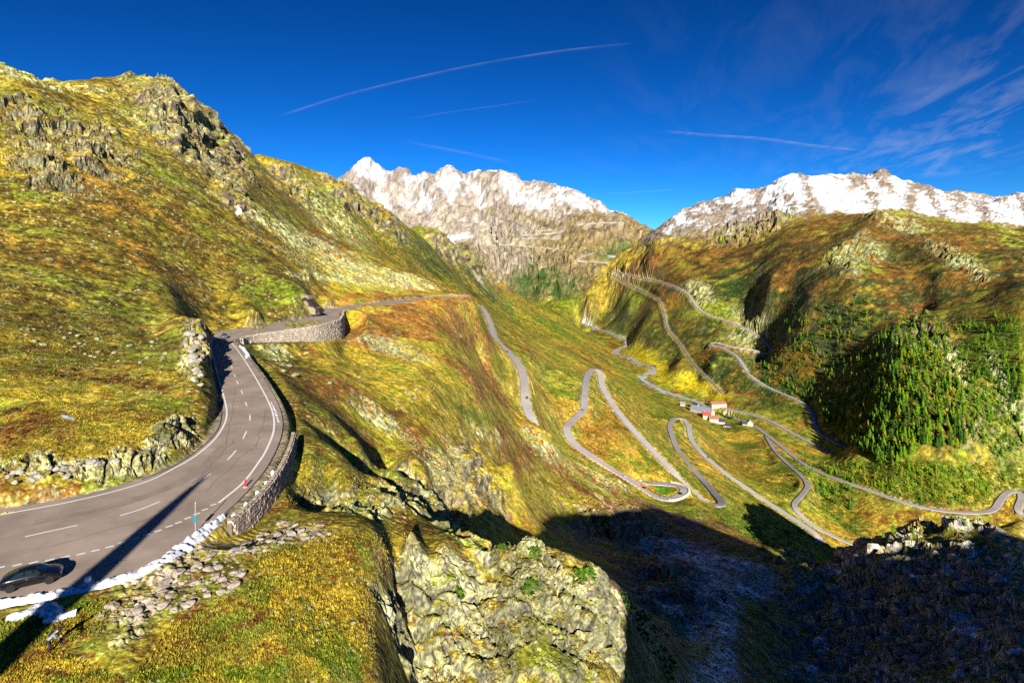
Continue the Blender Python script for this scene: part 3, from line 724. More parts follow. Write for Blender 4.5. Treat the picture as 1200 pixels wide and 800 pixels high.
COL = mix(COL, colr(0.10, 0.26, 0.012), blobs([(778, 574, 13, 4.5, 520, 580, 8, 0.25)]))
# road verges: gravelly shoulder
verge = smooth(1.2, 0.0, (ROADD - np.where(Yg < 520, 0.0, 0)) / (0.35 + 0.0009 * Yg)) * (ROADD < 1e8)
COL = mix(COL, colr(0.30, 0.26, 0.19), verge * 0.8)
bank = smooth(14, 4, RIVD) * (RIVD < 1e8)
COL = mix(COL, colr(0.42, 0.38, 0.33), bank * smooth(-0.2, 0.1, nD + nC))
COL = np.clip(COL, 0.006, 0.9)


# ------------------------------------------------------------------ materials
def mat(name, colour, rough=0.9, attr=None, var=0.0, vscale=1.0, bump=0.0, bscale=4.0, spec=0.2, metal=0.0):
    m = bpy.data.materials.new(name)
    m.use_nodes = True
    t = m.node_tree
    b = t.nodes['Principled BSDF']
    b.inputs['Roughness'].default_value = rough
    b.inputs['Specular IOR Level'].default_value = spec
    b.inputs['Metallic'].default_value = metal
    src = None
    if attr:
        a = t.nodes.new('ShaderNodeAttribute'); a.attribute_name = attr
        src = a.outputs['Color']
    else:
        rgb = t.nodes.new('ShaderNodeRGB'); rgb.outputs[0].default_value = (*colour, 1)
        src = rgb.outputs[0]
    geo = t.nodes.new('ShaderNodeNewGeometry')
    if var:
        n = t.nodes.new('ShaderNodeTexNoise'); n.inputs['Scale'].default_value = vscale; n.inputs['Detail'].default_value = 6
        n.inputs['Roughness'].default_value = 0.65
        t.links.new(geo.outputs['Position'], n.inputs['Vector'])
        mr = t.nodes.new('ShaderNodeMapRange')
        mr.inputs['From Min'].default_value = 0.3; mr.inputs['From Max'].default_value = 0.7
        mr.inputs['To Min'].default_value = 1 - var; mr.inputs['To Max'].default_value = 1 + var
        t.links.new(n.outputs['Fac'], mr.inputs['Value'])
        mx = t.nodes.new('ShaderNodeVectorMath'); mx.operation = 'SCALE'
        t.links.new(src, mx.inputs[0]); t.links.new(mr.outputs[0], mx.inputs['Scale'])
        src = mx.outputs[0]
    t.links.new(src, b.inputs['Base Color'])
    if bump:
        n2 = t.nodes.new('ShaderNodeTexNoise'); n2.inputs['Scale'].default_value = bscale; n2.inputs['Detail'].default_value = 5
        t.links.new(geo.outputs['Position'], n2.inputs['Vector'])
        bp = t.nodes.new('ShaderNodeBump'); bp.inputs['Strength'].default_value = bump; bp.inputs['Distance'].default_value = 1.0 / bscale
        t.links.new(n2.outputs['Fac'], bp.inputs['Height'])
        t.links.new(bp.outputs[0], b.inputs['Normal'])
    return m


MT = {}
MT['terrain'] = mat('alpine_ground', (1, 1, 1), 0.95, attr='land_cover', var=0.6, vscale=0.03, bump=0.35, bscale=1.6, spec=0.1)
for n_ in MT['terrain'].node_tree.nodes:
    if n_.type == 'TEX_NOISE' and abs(n_.inputs['Scale'].default_value - 0.03) < 1e-4:
        n_.inputs['Detail'].default_value = 13; n_.inputs['Roughness'].default_value = 0.86
# crisp tussock / stone speckle at three real sizes
_t = MT['terrain'].node_tree; _b = _t.nodes['Principled BSDF']; _src = _b.inputs['Base Color'].links[0].from_socket
_geo = [n_ for n_ in _t.nodes if n_.type == 'NEW_GEOMETRY'][0]
for _sc, _lo, _hi in ((2.2, 0.66, 1.34), (0.42, 0.68, 1.34), (0.085, 0.78, 1.24)):
    _n = _t.nodes.new('ShaderNodeTexNoise'); _n.inputs['Scale'].default_value = _sc; _n.inputs['Detail'].default_value = 2.5; _n.inputs['Roughness'].default_value = 0.6
    _t.links.new(_geo.outputs['Position'], _n.inputs['Vector'])
    _m = _t.nodes.new('ShaderNodeMapRange'); _m.inputs['From Min'].default_value = 0.40; _m.inputs['From Max'].default_value = 0.60; _m.inputs['To Min'].default_value = _lo; _m.inputs['To Max'].default_value = _hi
    _t.links.new(_n.outputs['Fac'], _m.inputs['Value'])
    _v = _t.nodes.new('ShaderNodeVectorMath'); _v.operation = 'SCALE'
    _t.links.new(_src, _v.inputs[0]); _t.links.new(_m.outputs[0], _v.inputs['Scale']); _src = _v.outputs[0]
_t.links.new(_src, _b.inputs['Base Color'])
MT['asphalt'] = mat('asphalt', (0.315, 0.247, 0.196), 0.85, var=0.30, vscale=0.16, bump=0.06, bscale=12)
MT['pale'] = mat('weathered_asphalt', (0.33, 0.30, 0.285), 0.9, var=0.12, vscale=0.08)
MT['track'] = mat('track_ballast', (0.22, 0.165, 0.095), 0.95, var=0.3, vscale=0.1)
MT['paint'] = mat('road_paint', (0.78, 0.77, 0.72), 0.7, var=0.12, vscale=3)
MT['stone'] = mat('wall_stone', (0.36, 0.29, 0.23), 0.9, var=0.4, vscale=0.9, bump=0.4, bscale=2.5)
MT['mortar'] = mat('wall_core', (0.14, 0.115, 0.095), 0.95, var=0.3, vscale=0.6)
MT['rock'] = mat('grey_rock', (0.34, 0.305, 0.25), 0.92, var=0.45, vscale=0.7, bump=0.7, bscale=1.6)
MT['snow'] = mat('old_snow', (0.66, 0.68, 0.72), 0.6, var=0.06, vscale=2.0, bump=0.5, bscale=5)
MT['water'] = mat('glacier_stream', (0.42, 0.42, 0.42), 0.35, var=0.5, vscale=0.05, spec=0.5)


# ------------------------------------------------------------------ mesh helpers
def mesh_obj(name, verts, faces, m, parent=None, smooth_shade=False):
    me = bpy.data.meshes.new(name)
    me.from_pydata([tuple(map(float, v)) for v in verts], [], [tuple(map(int, f)) for f in faces])
    me.materials.append(m)
    if smooth_shade:
        me.polygons.foreach_set('use_smooth', [True] * len(me.polygons))
    o = bpy.data.objects.new(name, me)
    col.objects.link(o)
    if parent:
        o.parent = parent
    return o


def tag(o, label=None, cat=None, group=None, kind=None):
    if label: o['label'] = label
    if cat: o['category'] = cat
    if group: o['group'] = group
    if kind: o['kind'] = kind
    return o


def empty(name, loc, rz=0.0):
    o = bpy.data.objects.new(name, None)
    o.empty_display_size = 0.5
    col.objects.link(o)
    o.location = loc; o.rotation_euler = (0, 0, rz)
    return o


def grid_mesh(name, X, Y, Z, m, colors=None):
    nr, nc = Z.shape
    co = np.stack([X, Y, Z], -1).reshape(-1, 3).astype(np.float32)
    idx = np.arange(nr * nc).reshape(nr, nc)
    q = np.stack([idx[:-1, :-1], idx[:-1, 1:], idx[1:, 1:], idx[1:, :-1]], -1).reshape(-1, 4)
    me = bpy.data.meshes.new(name)
    me.vertices.add(len(co)); me.vertices.foreach_set('co', co.ravel())
    me.loops.add(q.size); me.loops.foreach_set('vertex_index', q.ravel().astype(np.int32))
    me.polygons.add(len(q)); me.polygons.foreach_set('loop_start', np.arange(0, q.size, 4, dtype=np.int32))
    me.polygons.foreach_set('use_smooth', np.zeros(len(q), bool))
    if colors is not None:
        at = me.attributes.new('land_cover', 'FLOAT_COLOR', 'POINT')
        c4 = np.ones((nr * nc, 4), np.float32); c4[:, :3] = colors.reshape(-1, 3)
        at.data.foreach_set('color', c4.ravel())
    me.update(calc_edges=True)
    me.materials.append(m)
    o = bpy.data.objects.new(name, me)
    col.objects.link(o)
    return o


# ------------------------------------------------------------------ terrain
terrain = tag(grid_mesh('terrain', XD, YD, Zg, MT['terrain'], COL), 'rugged alpine valley slopes with autumn grass, heath and bare rock', kind='structure')

# the mountainside goes on behind and beside the camera
xs = np.unique(np.concatenate([np.linspace(-900, -90, 28), np.linspace(-90, -45, 46), np.linspace(-45, -25, 61), np.linspace(-25, 120, 146), np.linspace(120, 420, 101), np.linspace(420, 900, 18)]))
ys = np.unique(np.concatenate([np.linspace(-700, -160, 20), np.linspace(-160, 22.0, 150)]))
XB, YB = np.meshgrid(xs, ys)
sB = XB * SH[0] + YB * SH[1]; uB = XB * SH[1] - YB * SH[0]
TE = math.tan(R(SUN_EL))
near_z = np.interp(XB, [-60, -30, -20, -12, -8, 0, 8, 20, 60, 200, 400, 900], [-26, -26.5, -28, -30, -40, -50, -54, -56, -58, -85, -110, -170])
edge = []
for q in ((690, 600), (730, 598), (762, 592), (800, 604), (850, 624), (900, 642), (945, 664)):
    g_ = ground(*q, 200)
    edge.append((g_.x * SH[1] - g_.y * SH[0], g_.z + TE * (g_.x * SH[0] + g_.y * SH[1])))
edge.sort()
ue = [e[0] for e in edge]; ve = [e[1] for e in edge]
prof = np.interp(uB, [-900, 0, 18.3, 19.8, 26, 40] + ue + [264, 361, 392, 410, 440, 454, 520, 700, 900], [-75, -64, -56, -24.0, -22, -20] + ve + [-62, -55, -51, -58, -62, -102, -130, -180, -230])
ridge = prof + TE * 112 + 2.2 * fbm(uB / 14.0, uB * 0, 5, 3)  # unseen ridge line, shaped so its shadow falls on gully and hill
fall = ridge - 0.55 * np.abs(sB + 112)
ZB = np.where(fall > near_z, fall, near_z) + 0.8 * fbm(XB / 9.0, YB / 9.0, 81, 3)
# out-of-view rock spike added to cast the wedge shadow over the lay-by
shadow_crag = np.interp(uB, [-60, -31.0, -30.6, -30.3, -30.0, -29.7, -29.3, -28.9, -28.5, -28.2, -27.9, -27.5, -15],
                 [-28, -20, -12, -5, 0.6, 2.2, 3.7, 0.6, -2.4, -5, -12, -20, -28]) + 0.6 * perlin(uB / 0.6, uB * 0 + 3.3, 9)
for_s = np.exp(-((sB + 8.0) / 4.0) ** 2)
ZB = np.where(np.abs(uB + 29.6) < 6, np.maximum(ZB, -29 + (shadow_crag + TE * 8.0 + 29) * for_s), ZB)
cB = mix(np.ones(ZB.shape + (3,), np.float32) * OLIVE, YELLOW, smooth(-0.2, 0.3, fbm(XB / 7, YB / 7, 91, 3)))
cB = mix(cB, ROCK, smooth(0.0, 0.3, fbm(XB / 4, YB / 4, 92, 3)))
tag(grid_mesh('terrain', XB, YB, ZB, MT['terrain'], cB), 'unseen grassy mountainside with ridge and crag shaped to cast shadows', kind='structure')
# skirt joins both sheets
jx = np.linspace(AC[0], AC[-1], 240) * Yg[0, 0]
z1 = np.array([height(x, Yg[0, 0]) for x in jx]); z2 = np.array([np.interp(x, xs, ZB[-1]) for x in jx])
tag(grid_mesh('terrain', np.stack([jx, jx]), np.stack([np.full_like(jx, Yg[0, 0]), np.full_like(jx, 22.0)]), np.stack([z1, z2]), MT['terrain'],
              np.ones((2, len(jx), 3), np.float32) * OLIVE), 'grassy ground strip below the near knoll', kind='structure')

# ------------------------------------------------------------------ roads
def ribbon(P, width, zoff=0.0, skirt=None):
    """flat road ribbon along P with side skirts"""
    P = np.array(P)
    T = np.gradient(P[:, :2], axis=0); T /= np.linalg.norm(T, axis=1)[:, None] + 1e-9
    Nn = np.stack([-T[:, 1], T[:, 0]], 1)
    Lf = P.copy(); Rt = P.copy()
    Lf[:, :2] += Nn * width / 2; Rt[:, :2] -= Nn * width / 2
    n = len(P); V = []; Fc = []
    for i in range(n):
        V += [(*Lf[i, :2], P[i, 2] + zoff), (*Rt[i, :2], P[i, 2] + zoff)]
    for i in range(n - 1):
        Fc.append((2 * i + 1, 2 * i + 3, 2 * i + 2, 2 * i))
    if skirt:
        for i in range(n):
            V += [(*Lf[i, :2], P[i, 2] + zoff - skirt), (*Rt[i, :2], P[i, 2] + zoff - skirt)]
        b = 2 * n
        for i in range(n - 1):
            Fc.append((2 * i, 2 * i + 2, b + 2 * i + 2, b + 2 * i))
            Fc.append((2 * i + 1, b + 2 * i + 1, b + 2 * i + 3, 2 * i + 3))
    return V, Fc


RLAB = {'second': ('road', 'grey road descending the yellow slope in the middle'),
        'third': ('road', 'grey road with two long switchbacks above the hamlet'),
        'loop': ('road', 'wide road bend round a green island on the slope'),
        'fourth': ('road', 'narrow road curving below the hamlet into the valley'),
        'valley': ('road', 'pale road climbing the wooded flank with sharp hairpins'),
        'rail': ('railway', 'thin brown railway line above the valley meadow'),
        'lower': ('road', 'pale road along the valley bottom below the forest'),
        'far_hairpin': ('road', 'distant hairpin road on the green pasture'),
        'far_zigzag': ('road', 'distant road crossing the brown far slope'),
        'far_top': ('road', 'distant zigzag road high on the far slope'),
        'far_traverse': ('road', 'distant road traversing the far brown shoulder'),
        'belvedere': ('road', 'distant middle zigzag of the far slope')}
for nm, P in PATHS.items():
    wd, pts, st = ROADS[nm]
    V, Fc = ribbon(P, wd, 0.0, 2.0 + 0.002 * P[:, 1].mean())
    o = mesh_obj(RLAB[nm][0], V, Fc, MT['pale' if st != 'track' else 'track'])
    tag(o, RLAB[nm][1], kind='structure')
V, Fc = ribbon(RIVER, 13, 0.0)
tag(mesh_obj('river', V, Fc, MT['water']), 'pale braided glacier stream winding through the valley meadow', kind='structure')

# near road sheet
nn = len(IN1); V = []; Fc = []
for i in range(nn):
    for v in (0, 0.25, 0.5, 0.75, 1):
        V.append(IN1[i] * (1 - v) + OUT1[i] * v)
for i in range(nn - 1):
    for k in range(4):
        a = i * 5 + k
        Fc.append((a, a + 1, a + 6, a + 5))
b0 = len(V)
for i in range(nn):
    V.append(IN1[i] - np.array([0, 0, 1.2])); V.append(OUT1[i] - np.array([0, 0, 1.2]))
for i in range(nn - 1):
    Fc.append((i * 5, i * 5 + 5, b0 + 2 * i + 2, b0 + 2 * i)); Fc.append((i * 5 + 4, b0 + 2 * i + 1, b0 + 2 * i + 3, i * 5 + 9))
pass_road = tag(mesh_obj('road', V, Fc, MT['asphalt']), 'wide grey asphalt pass road curving past the lay-by', kind='structure')

# ------------------------------------------------------------------ road markings (parts of the road)
def strip_mesh(name, P, width, m, parent, z=None):
    V, Fc = ribbon(P, width)
    if z is not None:
        V = [(v[0], v[1], z) for v in V]
    return mesh_obj(name, V, Fc, m, parent)


RP = ROADZ + 0.006
inner = [(-230, 645), (-100, 623), (0, 603), (90, 586), (166, 566), (203, 549), (233, 531), (255, 510), (265.5, 488), (263, 467), (256, 443), (250, 418), (247.5, 402), (254, 393), (280, 387.5)]
outer = [(256, 589), (284, 566), (302, 543), (313, 525), (321, 502), (318.5, 480), (306, 454), (290, 427), (279, 411), (272, 402)]
strip_mesh('edge_line', resample(catmull([flat(*p) for p in inner], 8), 0.6), 0.26, MT['paint'], pass_road, RP)
strip_mesh('edge_line', resample(catmull([flat(*p) for p in outer], 8), 0.6), 0.26, MT['paint'], pass_road, RP)
centre = resample(catmull([flat(*p) for p in [(-200, 668), (-90, 648), (0, 634), (63, 621), (163, 597), (236, 562), (272, 533), (287, 509), (293, 489), (288, 472), (283, 458), (277, 445), (271, 428), (266, 412), (265, 400), (275, 393)]], 8), 0.5)
for k, px in enumerate([(-40, 641), (63, 621), (163, 597), (236, 562), (272, 533), (287, 509), (293, 489), (288, 473), (283, 459), (278, 448), (275, 440), (271.5, 430), (268, 419), (266, 409)]):
    c0 = np.array(flat(*px)); i = int(np.argmin(np.hypot(centre[:, 0] - c0[0], centre[:, 1] - c0[1])))
    n = 4
    strip_mesh('centre_dash', centre[max(0, i - n):i + n + 1], 0.2, MT['paint'], pass_road, RP)
for px in [(250, 591), (240, 596.7), (230.7, 601.7), (220, 606.7), (209, 612), (198.3, 616.3), (185, 621.7), (172.3, 626.3), (158.3, 630.7), (143.3, 635.3), (128.3, 640.3), (111.7, 644.7), (95, 648.7), (76.7, 652), (58.3, 655.7), (39.3, 658.7), (20, 661.5), (0, 664.5), (-22, 668)]:
    c0 = np.array(flat(*px)); T = np.array([0.82, 0.57, 0]); T = T if px[0] < 150 else np.array([0.66, 0.75, 0])
    strip_mesh('lay_by_dash', np.array([c0 - T * 0.32, c0 + T * 0.32]), 0.24, MT['paint'], pass_road, RP)
# dark drainage joint along the inner shoulder
MT['joint'] = mat('asphalt_joint', (0.06, 0.052, 0.047), 0.8)
MT['seal'] = mat('crack_seal_tar', (0.15, 0.12, 0.10), 0.8)
jn = [(166, 573 - 11), (205, 545), (236, 524), (256, 502), (260.5, 482)]
strip_mesh('drain_channel', resample(catmull([flat(*p) for p in jn], 8), 0.6), 0.22, MT['joint'], pass_road, RP)
# repaired lane strips
MT['patch'] = mat('asphalt_repair', (0.27, 0.212, 0.17), 0.85, var=0.15, vscale=0.5)
strip_mesh('asphalt_repair', resample(catmull([flat(*p) for p in [(40, 612), (120, 596), (190, 574), (238, 548), (262, 522)]], 8), 0.8), 1.5, MT['patch'], pass_road, RP - 0.003)


# sealed cracks wandering over the carriageway
for k, (a_, b_) in enumerate((((20, 618), (150, 590)), ((60, 640), (190, 603)), ((150, 628), (225, 588)), ((215, 580), (275, 515)), ((240, 575), (300, 520)), ((265, 520), (278, 455)), ((300, 525), (312, 480)), ((100, 668), (150, 655)))):
    A_, B_ = np.array(flat(*a_)), np.array(flat(*b_)); n_ = 26; P_ = A_ + (B_ - A_) * np.linspace(0, 1, n_)[:, None]
    P_[:, 0] += 0.35 * perlin(np.arange(n_) / 3.0, np.zeros(n_) + k * 3.7, 17); P_[:, 1] += 0.35 * perlin(np.arange(n_) / 3.0, np.zeros(n_) + k * 5.1, 19)
    strip_mesh('crack_seal', P_, 0.08, MT['seal'], pass_road, RP - 0.001)

# ------------------------------------------------------------------ stone walls
def rock_block(bm, c, sx, sy, sz, ax, ay, rnd):
    """one rough stone: a box with jittered corners; ax, ay horizontal unit axes"""
    vs_ = []
    for dz in (-1, 1):
        for dy in (-1, 1):
            for dx in (-1, 1):
                j = [1 + rnd.uniform(-0.28, 0.08) for _ in range(3)]
                vs_.append(bm.verts.new((c[0] + ax[0] * dx * sx / 2 * j[0] + ay[0] * dy * sy / 2 * j[1],
                                         c[1] + ax[1] * dx * sx / 2 * j[0] + ay[1] * dy * sy / 2 * j[1],
                                         c[2] + dz * sz / 2 * j[2])))
    for f in ((0, 1, 3, 2), (4, 6, 7, 5), (0, 4, 5, 1), (2, 3, 7, 6), (0, 2, 6, 4), (1, 5, 7, 3)):
        bm.faces.new([vs_[i] for i in f])


def bm_obj(name, bm, m, parent=None):
    me = bpy.data.meshes.new(name)
    bmesh.ops.recalc_face_normals(bm, faces=bm.faces[:])
    bm.to_mesh(me); bm.free()
    me.materials.append(m)
    o = bpy.data.objects.new(name, me); col.objects.link(o)
    if parent: o.parent = parent
    return o


def stone_wall(name, P, hgt, top, thick, size, label, cat, mstone, mcore, seed):
    rnd = random.Random(seed)
    P = np.array(P); hgt = np.array(hgt)
    base = P[len(P) // 2]
    root = empty(name, (base[0], base[1], base[2] - float(hgt.max())))
    inv_ = Matrix.Translation(-Vector(root.location))
    T = np.gradient(P[:, :2], axis=0); T /= np.linalg.norm(T, axis=1)[:, None]
    Nn = np.stack([T[:, 1], -T[:, 0]], 1)              # outwards (right of travel)
    bm = bmesh.new()
    ring = []
    for i in range(len(P)):
        a = P[i, :2] - Nn[i] * 0.02; b = P[i, :2] - Nn[i] * thick
        zt = P[i, 2] + top; zb = P[i, 2] - hgt[i] - 1.5
        bt = a + Nn[i] * hgt[i] * 0.10
        ring.append([bm.verts.new((a[0], a[1], zt - 0.1)), bm.verts.new((bt[0], bt[1], zb)), bm.verts.new((b[0], b[1], zt - 0.1)), bm.verts.new((b[0], b[1], zb))])
    for i in range(len(P) - 1):
        r, q = ring[i], ring[i + 1]
        bm.faces.new((r[0], q[0], q[1], r[1])); bm.faces.new((r[0], r[2], q[2], q[0])); bm.faces.new((r[2], r[3], q[3], q[2]))
    bm.faces.new(ring[0][:2] + [ring[0][3], ring[0][2]]); bm.faces.new(ring[-1][:2] + [ring[-1][3], ring[-1][2]])
    bm.transform(inv_)
    bm_obj('core', bm, mcore, root)
    bm = bmesh.new()
    d = np.r_[0, np.cumsum(np.linalg.norm(np.diff(P[:, :2], axis=0), axis=1))]
    zc = top
    while zc > -hgt.max() - 0.6:
        sz = size * rnd.uniform(0.55, 0.8)
        t = rnd.uniform(0, size)
        while t < d[-1]:
            L = size * rnd.uniform(0.7, 1.6)
            tm = min(t + L / 2, d[-1])
            i = min(int(np.searchsorted(d, tm)), len(P) - 1)
            if zc - sz > -hgt[i] - 0.9:
                pt = np.array([np.interp(tm, d, P[:, k]) for k in range(3)])
                off = 0.10 * max(0, top - zc) + rnd.uniform(-0.06, 0.08) * size
                c = (pt[0] + Nn[i, 0] * off, pt[1] + Nn[i, 1] * off, pt[2] + zc - sz / 2)
                rock_block(bm, c, L * 0.96, size * 0.7, sz * 0.95, (*T[i],), (*Nn[i],), rnd)
            t += L
        zc -= sz
    bm.transform(inv_)
    st = bm_obj('stones', bm, mstone, root)
    st['kind'] = 'stuff'
    # coping stones on the top
    bm = bmesh.new(); t = 0.0
    while t < d[-1]:
        L = size * rnd.uniform(1.0, 1.6); tm = min(t + L / 2, d[-1]); i = min(int(np.searchsorted(d, tm)), len(P) - 1)
        pt = np.array([np.interp(tm, d, P[:, k]) for k in range(3)])
        c = (pt[0] - Nn[i, 0] * thick * 0.45, pt[1] - Nn[i, 1] * thick * 0.45, pt[2] + top + 0.02)
        rock_block(bm, c, L * 0.95, thick * 1.05, 0.28, (*T[i],), (*Nn[i],), rnd); t += L
    bm.transform(inv_)
    bm_obj('coping', bm, mstone, root)['kind'] = 'stuff'
    return tag(root, label, cat)


MT['palewall'] = mat('pale_wall_stone', (0.50, 0.42, 0.33), 0.9, var=0.4, vscale=0.7)
MT['palestone'] = mat('pale_masonry', (0.62, 0.57, 0.48), 0.9, var=0.2, vscale=0.4)
stone_wall('retaining_wall', W1, h1, 0.5, 0.6, 1.35, 'tall pale dry stone retaining wall under the far road bend', 'wall', MT['palewall'], MT['mortar'], 3)
stone_wall('retaining_wall', W2, h2, -0.05, 0.5, 0.6, 'low dark stone wall below the near bend with the white-topped guard stones', 'wall', MT['stone'], MT['mortar'], 4)
LP = PATHS['loop']
i0 = int(np.argmin(np.abs(LP[:, 0] - wp(772, 582, 538)[0]) + 1e3 * (np.arange(len(LP)) > len(LP) * 0.62)))
lw = offset_curve(LP, 4.6)
sel = [i for i in range(len(LP)) if wp(778, 583, 538)[0] < LP[i, 0] and LP[i, 1] < 572]
if len(sel) > 3:
    lw_ = lw[sel[0]:sel[-1] + 1]
    stone_wall('retaining_wall', lw_, np.interp(np.linspace(0, 1, len(lw_)), [0, 0.2, 0.8, 1], [3, 8, 9, 4]), 0.9, 0.9, 2.2, 'whitish curved retaining wall under the hairpin with the green island', 'wall', MT['palestone'], MT['palestone'], 5)
VPt = PATHS['valley']
sel = [i for i in range(len(VPt)) if VPt[i, 1] < 1235 and VPt[i, 0] > wp(975, 531, 1215)[0]]
if len(sel) > 3:
    vw = offset_curve(VPt, 5.0)[sel[0]:sel[-1] + 1]
    stone_wall('retaining_wall', vw, np.full(len(vw), 10.0), 0.8, 1.2, 3.0, 'grey retaining wall holding the sharp hairpin below the forested spur', 'wall', MT['stone'], MT['mortar'], 6)

# ------------------------------------------------------------------ guard stones, marker post, sign
MT['white'] = mat('white_paint', (0.80, 0.79, 0.76), 0.6, var=0.1, vscale=4)
MT['red'] = mat('red_plastic', (0.62, 0.02, 0.012), 0.5)
MT['steel'] = mat('galvanised_steel', (0.45, 0.46, 0.47), 0.45, metal=0.6)
MT['teal'] = mat('teal_plate', (0.02, 0.16, 0.20), 0.5)
MT['granite'] = mat('granite', (0.34, 0.31, 0.28), 0.9, var=0.3, vscale=3)


def lathe_obj(name, prof, m, parent, seg_=10):
    V = []; Fc = []
    for r, z in prof:
        for k in range(seg_):
            t = 2 * math.pi * k / seg_
            V.append((r * math.cos(t), r * math.sin(t), z))
    for i in range(len(prof) - 1):
        for k in range(seg_):
            k2 = (k + 1) % seg_
            Fc.append((i * seg_ + k, i * seg_ + k2, (i + 1) * seg_ + k2, (i + 1) * seg_ + k))
    Fc.append(tuple(range(seg_ - 1, -1, -1))); Fc.append(tuple((len(prof) - 1) * seg_ + k for k in range(seg_)))
    return mesh_obj(name, V, Fc, m, parent)


GL = ['guard stone nearest the bend apex on the low wall, farthest of five', 'second farthest white-topped guard stone on the low wall',
      'middle one of five white-topped guard stones on the low wall', 'second nearest white-topped guard stone on the low wall', 'guard stone at the snow bank end of the low wall']
for k, px in enumerate([(319.5, 553), (312, 564), (301.5, 576), (288, 590), (274, 603.5)]):
    p = flat(*px)
    g = empty('guard_stone', (p[0], p[1], height(p[0], p[1])), 0.3 * k)
    lathe_obj('stone', [(0.24, -0.3), (0.23, 0.2), (0.21, 0.5)], MT['granite'], g, 8)
    lathe_obj('cap', [(0.225, 0.5), (0.21, 0.85), (0.15, 1.0), (0.05, 1.05)], MT['white'], g, 8)
    tag(g, GL[k], 'guard stone', 'guard stones along the low wall')
p = flat(287.5, 570.5)
g = empty('marker_post', (p[0], p[1], ROADZ)); lathe_obj('post', [(0.13, -0.05), (0.12, 0.3), (0.11, 0.85), (0.06, 0.95)], MT['red'], g, 8)
lathe_obj('foot', [(0.3, -0.02), (0.28, 0.06), (0.14, 0.1)], MT['granite'], g, 10)
tag(g, 'short red marker post beside the outer edge line', 'post')
p = flat(229, 624)
g = empty('snow_pole', (p[0], p[1], ROADZ))
lathe_obj('pole', [(0.05, -0.3), (0.05, 2.9), (0.03, 3.0)], MT['steel'], g, 8)
b = bmesh.new(); bmesh.ops.create_cube(b, size=1); bmesh.ops.scale(b, vec=(0.36, 0.05, 0.62), verts=b.verts); bmesh.ops.translate(b, vec=(0, -0.08, 1.35), verts=b.verts)
bmesh.ops.bevel(b, geom=b.edges[:], offset=0.015, segments=1, affect='EDGES')
bm_obj('sign_plate', b, MT['teal'], g)
tag(g, 'thin grey pole with small teal plate by the snow bank', 'pole')
# ball-topped stone by the snow
p = flat(103, 686)
g = empty('kerb_stone', (p[0], p[1], ROADZ)); lathe_obj('stone', [(0.2, -0.2), (0.2, 0.25), (0.12, 0.3)], MT['granite'], g, 9); lathe_obj('cap', [(0.12, 0.3), (0.22, 0.42), (0.24, 0.55), (0.18, 0.7), (0.05, 0.76)], MT['white'], g, 9)
tag(g, 'round white-topped stone standing in the snow strip near the car', 'guard stone')
# snow stakes along the low wall shoulder
for k, px in enumerate([(316, 538), (304, 553), (277, 588)]):
    p = flat(*px); g = empty('kerb_slot', (p[0], p[1], ROADZ))
    col.objects.unlink(g); bpy.data.objects.remove(g)

# ------------------------------------------------------------------ snow left by the plough
def snow_strip(name, P, wid, hgt, label, seed):
    P = resample(P, 0.22); n = len(P); T = np.gradient(P[:, :2], axis=0); T /= np.linalg.norm(T, axis=1)[:, None] + 1e-9
    Nn = np.stack([-T[:, 1], T[:, 0]], 1); V = []; Fc = []; m = 13
    wv = np.interp(np.linspace(0, 1, n), np.linspace(0, 1, len(wid)), wid)
    t = np.arange(n) * 0.22
    wv = wv * (1 + 0.5 * perlin(t / 1.3, t * 0 + seed, 3) + 0.35 * perlin(t / 0.5, t * 0 + seed, 4))
    for i in range(n):
        for k in range(m):
            u = (k / (m - 1) - 0.5) * 2
            x, y = P[i, :2] + Nn[i] * u * wv[i] / 2
            bumpv = 0.55 + 0.55 * perlin(np.array(x / 0.6), np.array(y / 0.6), seed) + 0.35 * perlin(np.array(x / 0.28), np.array(y / 0.28), seed + 1)
            h = hgt * max(0.0, 1 - abs(u) ** 2.2) * max(0.05, float(bumpv) + 0.35)
            V.append((x, y, max(height(x, y), ROADZ if u > 0.2 and False else -99) + h - 0.06))
    for i in range(n - 1):
        for k in range(m - 1):
            a = i * m + k
            Fc.append((a, a + m, a + m + 1, a + 1))
    return tag(mesh_obj(name, V, Fc, MT['snow'], None, True), label, 'snow')


snow_strip('snow_bank', [flat(*p) for p in [(-120, 733), (0, 706), (60, 697), (105, 686), (150, 676), (195, 655), (222, 633), (250, 612), (262, 604)]], [0.5, 0.9, 1.1, 1.3, 1.6, 1.9, 2.1, 1.7, 0.5], 0.5, 'long dirty white snow bank along the lay-by edge', 2)
snow_strip('snow_patch', [flat(*p) for p in [(8, 727), (30, 722), (50, 714), (66, 724), (90, 720)]], [0.9, 1.6, 1.7, 1.6, 0.5], 0.35, 'torn snow patch on the grass behind the person', 5)
snow_strip('snow_patch', [flat(*p) for p in [(40, 712), (62, 716), (70, 727), (50, 733)]], [0.8, 1.4, 1.4, 0.4], 0.3, 'smaller snow patch joining the snow bank near the car', 6)
snow_strip('snow_patch', [flat(*p) for p in [(281, 405.5), (288, 409), (291.5, 415), (288, 421)]], [1.2, 2.6, 2.2, 0.8], 0.5, 'crescent of white snow at the start of the tall stone wall', 8)
snow_strip('snow_patch', [flat(*p) for p in [(318, 471), (322, 480), (327, 495)]], [0.4, 0.9, 0.5], 0.35, 'narrow white snow strip on the outer verge of the bend', 9)


# ------------------------------------------------------------------ cars
def glossy(name, c, rough=0.25):
    m = mat(name, c, rough, spec=0.6)
    m.node_tree.nodes['Principled BSDF'].inputs['Coat Weight'].default_value = 0.25
    return m


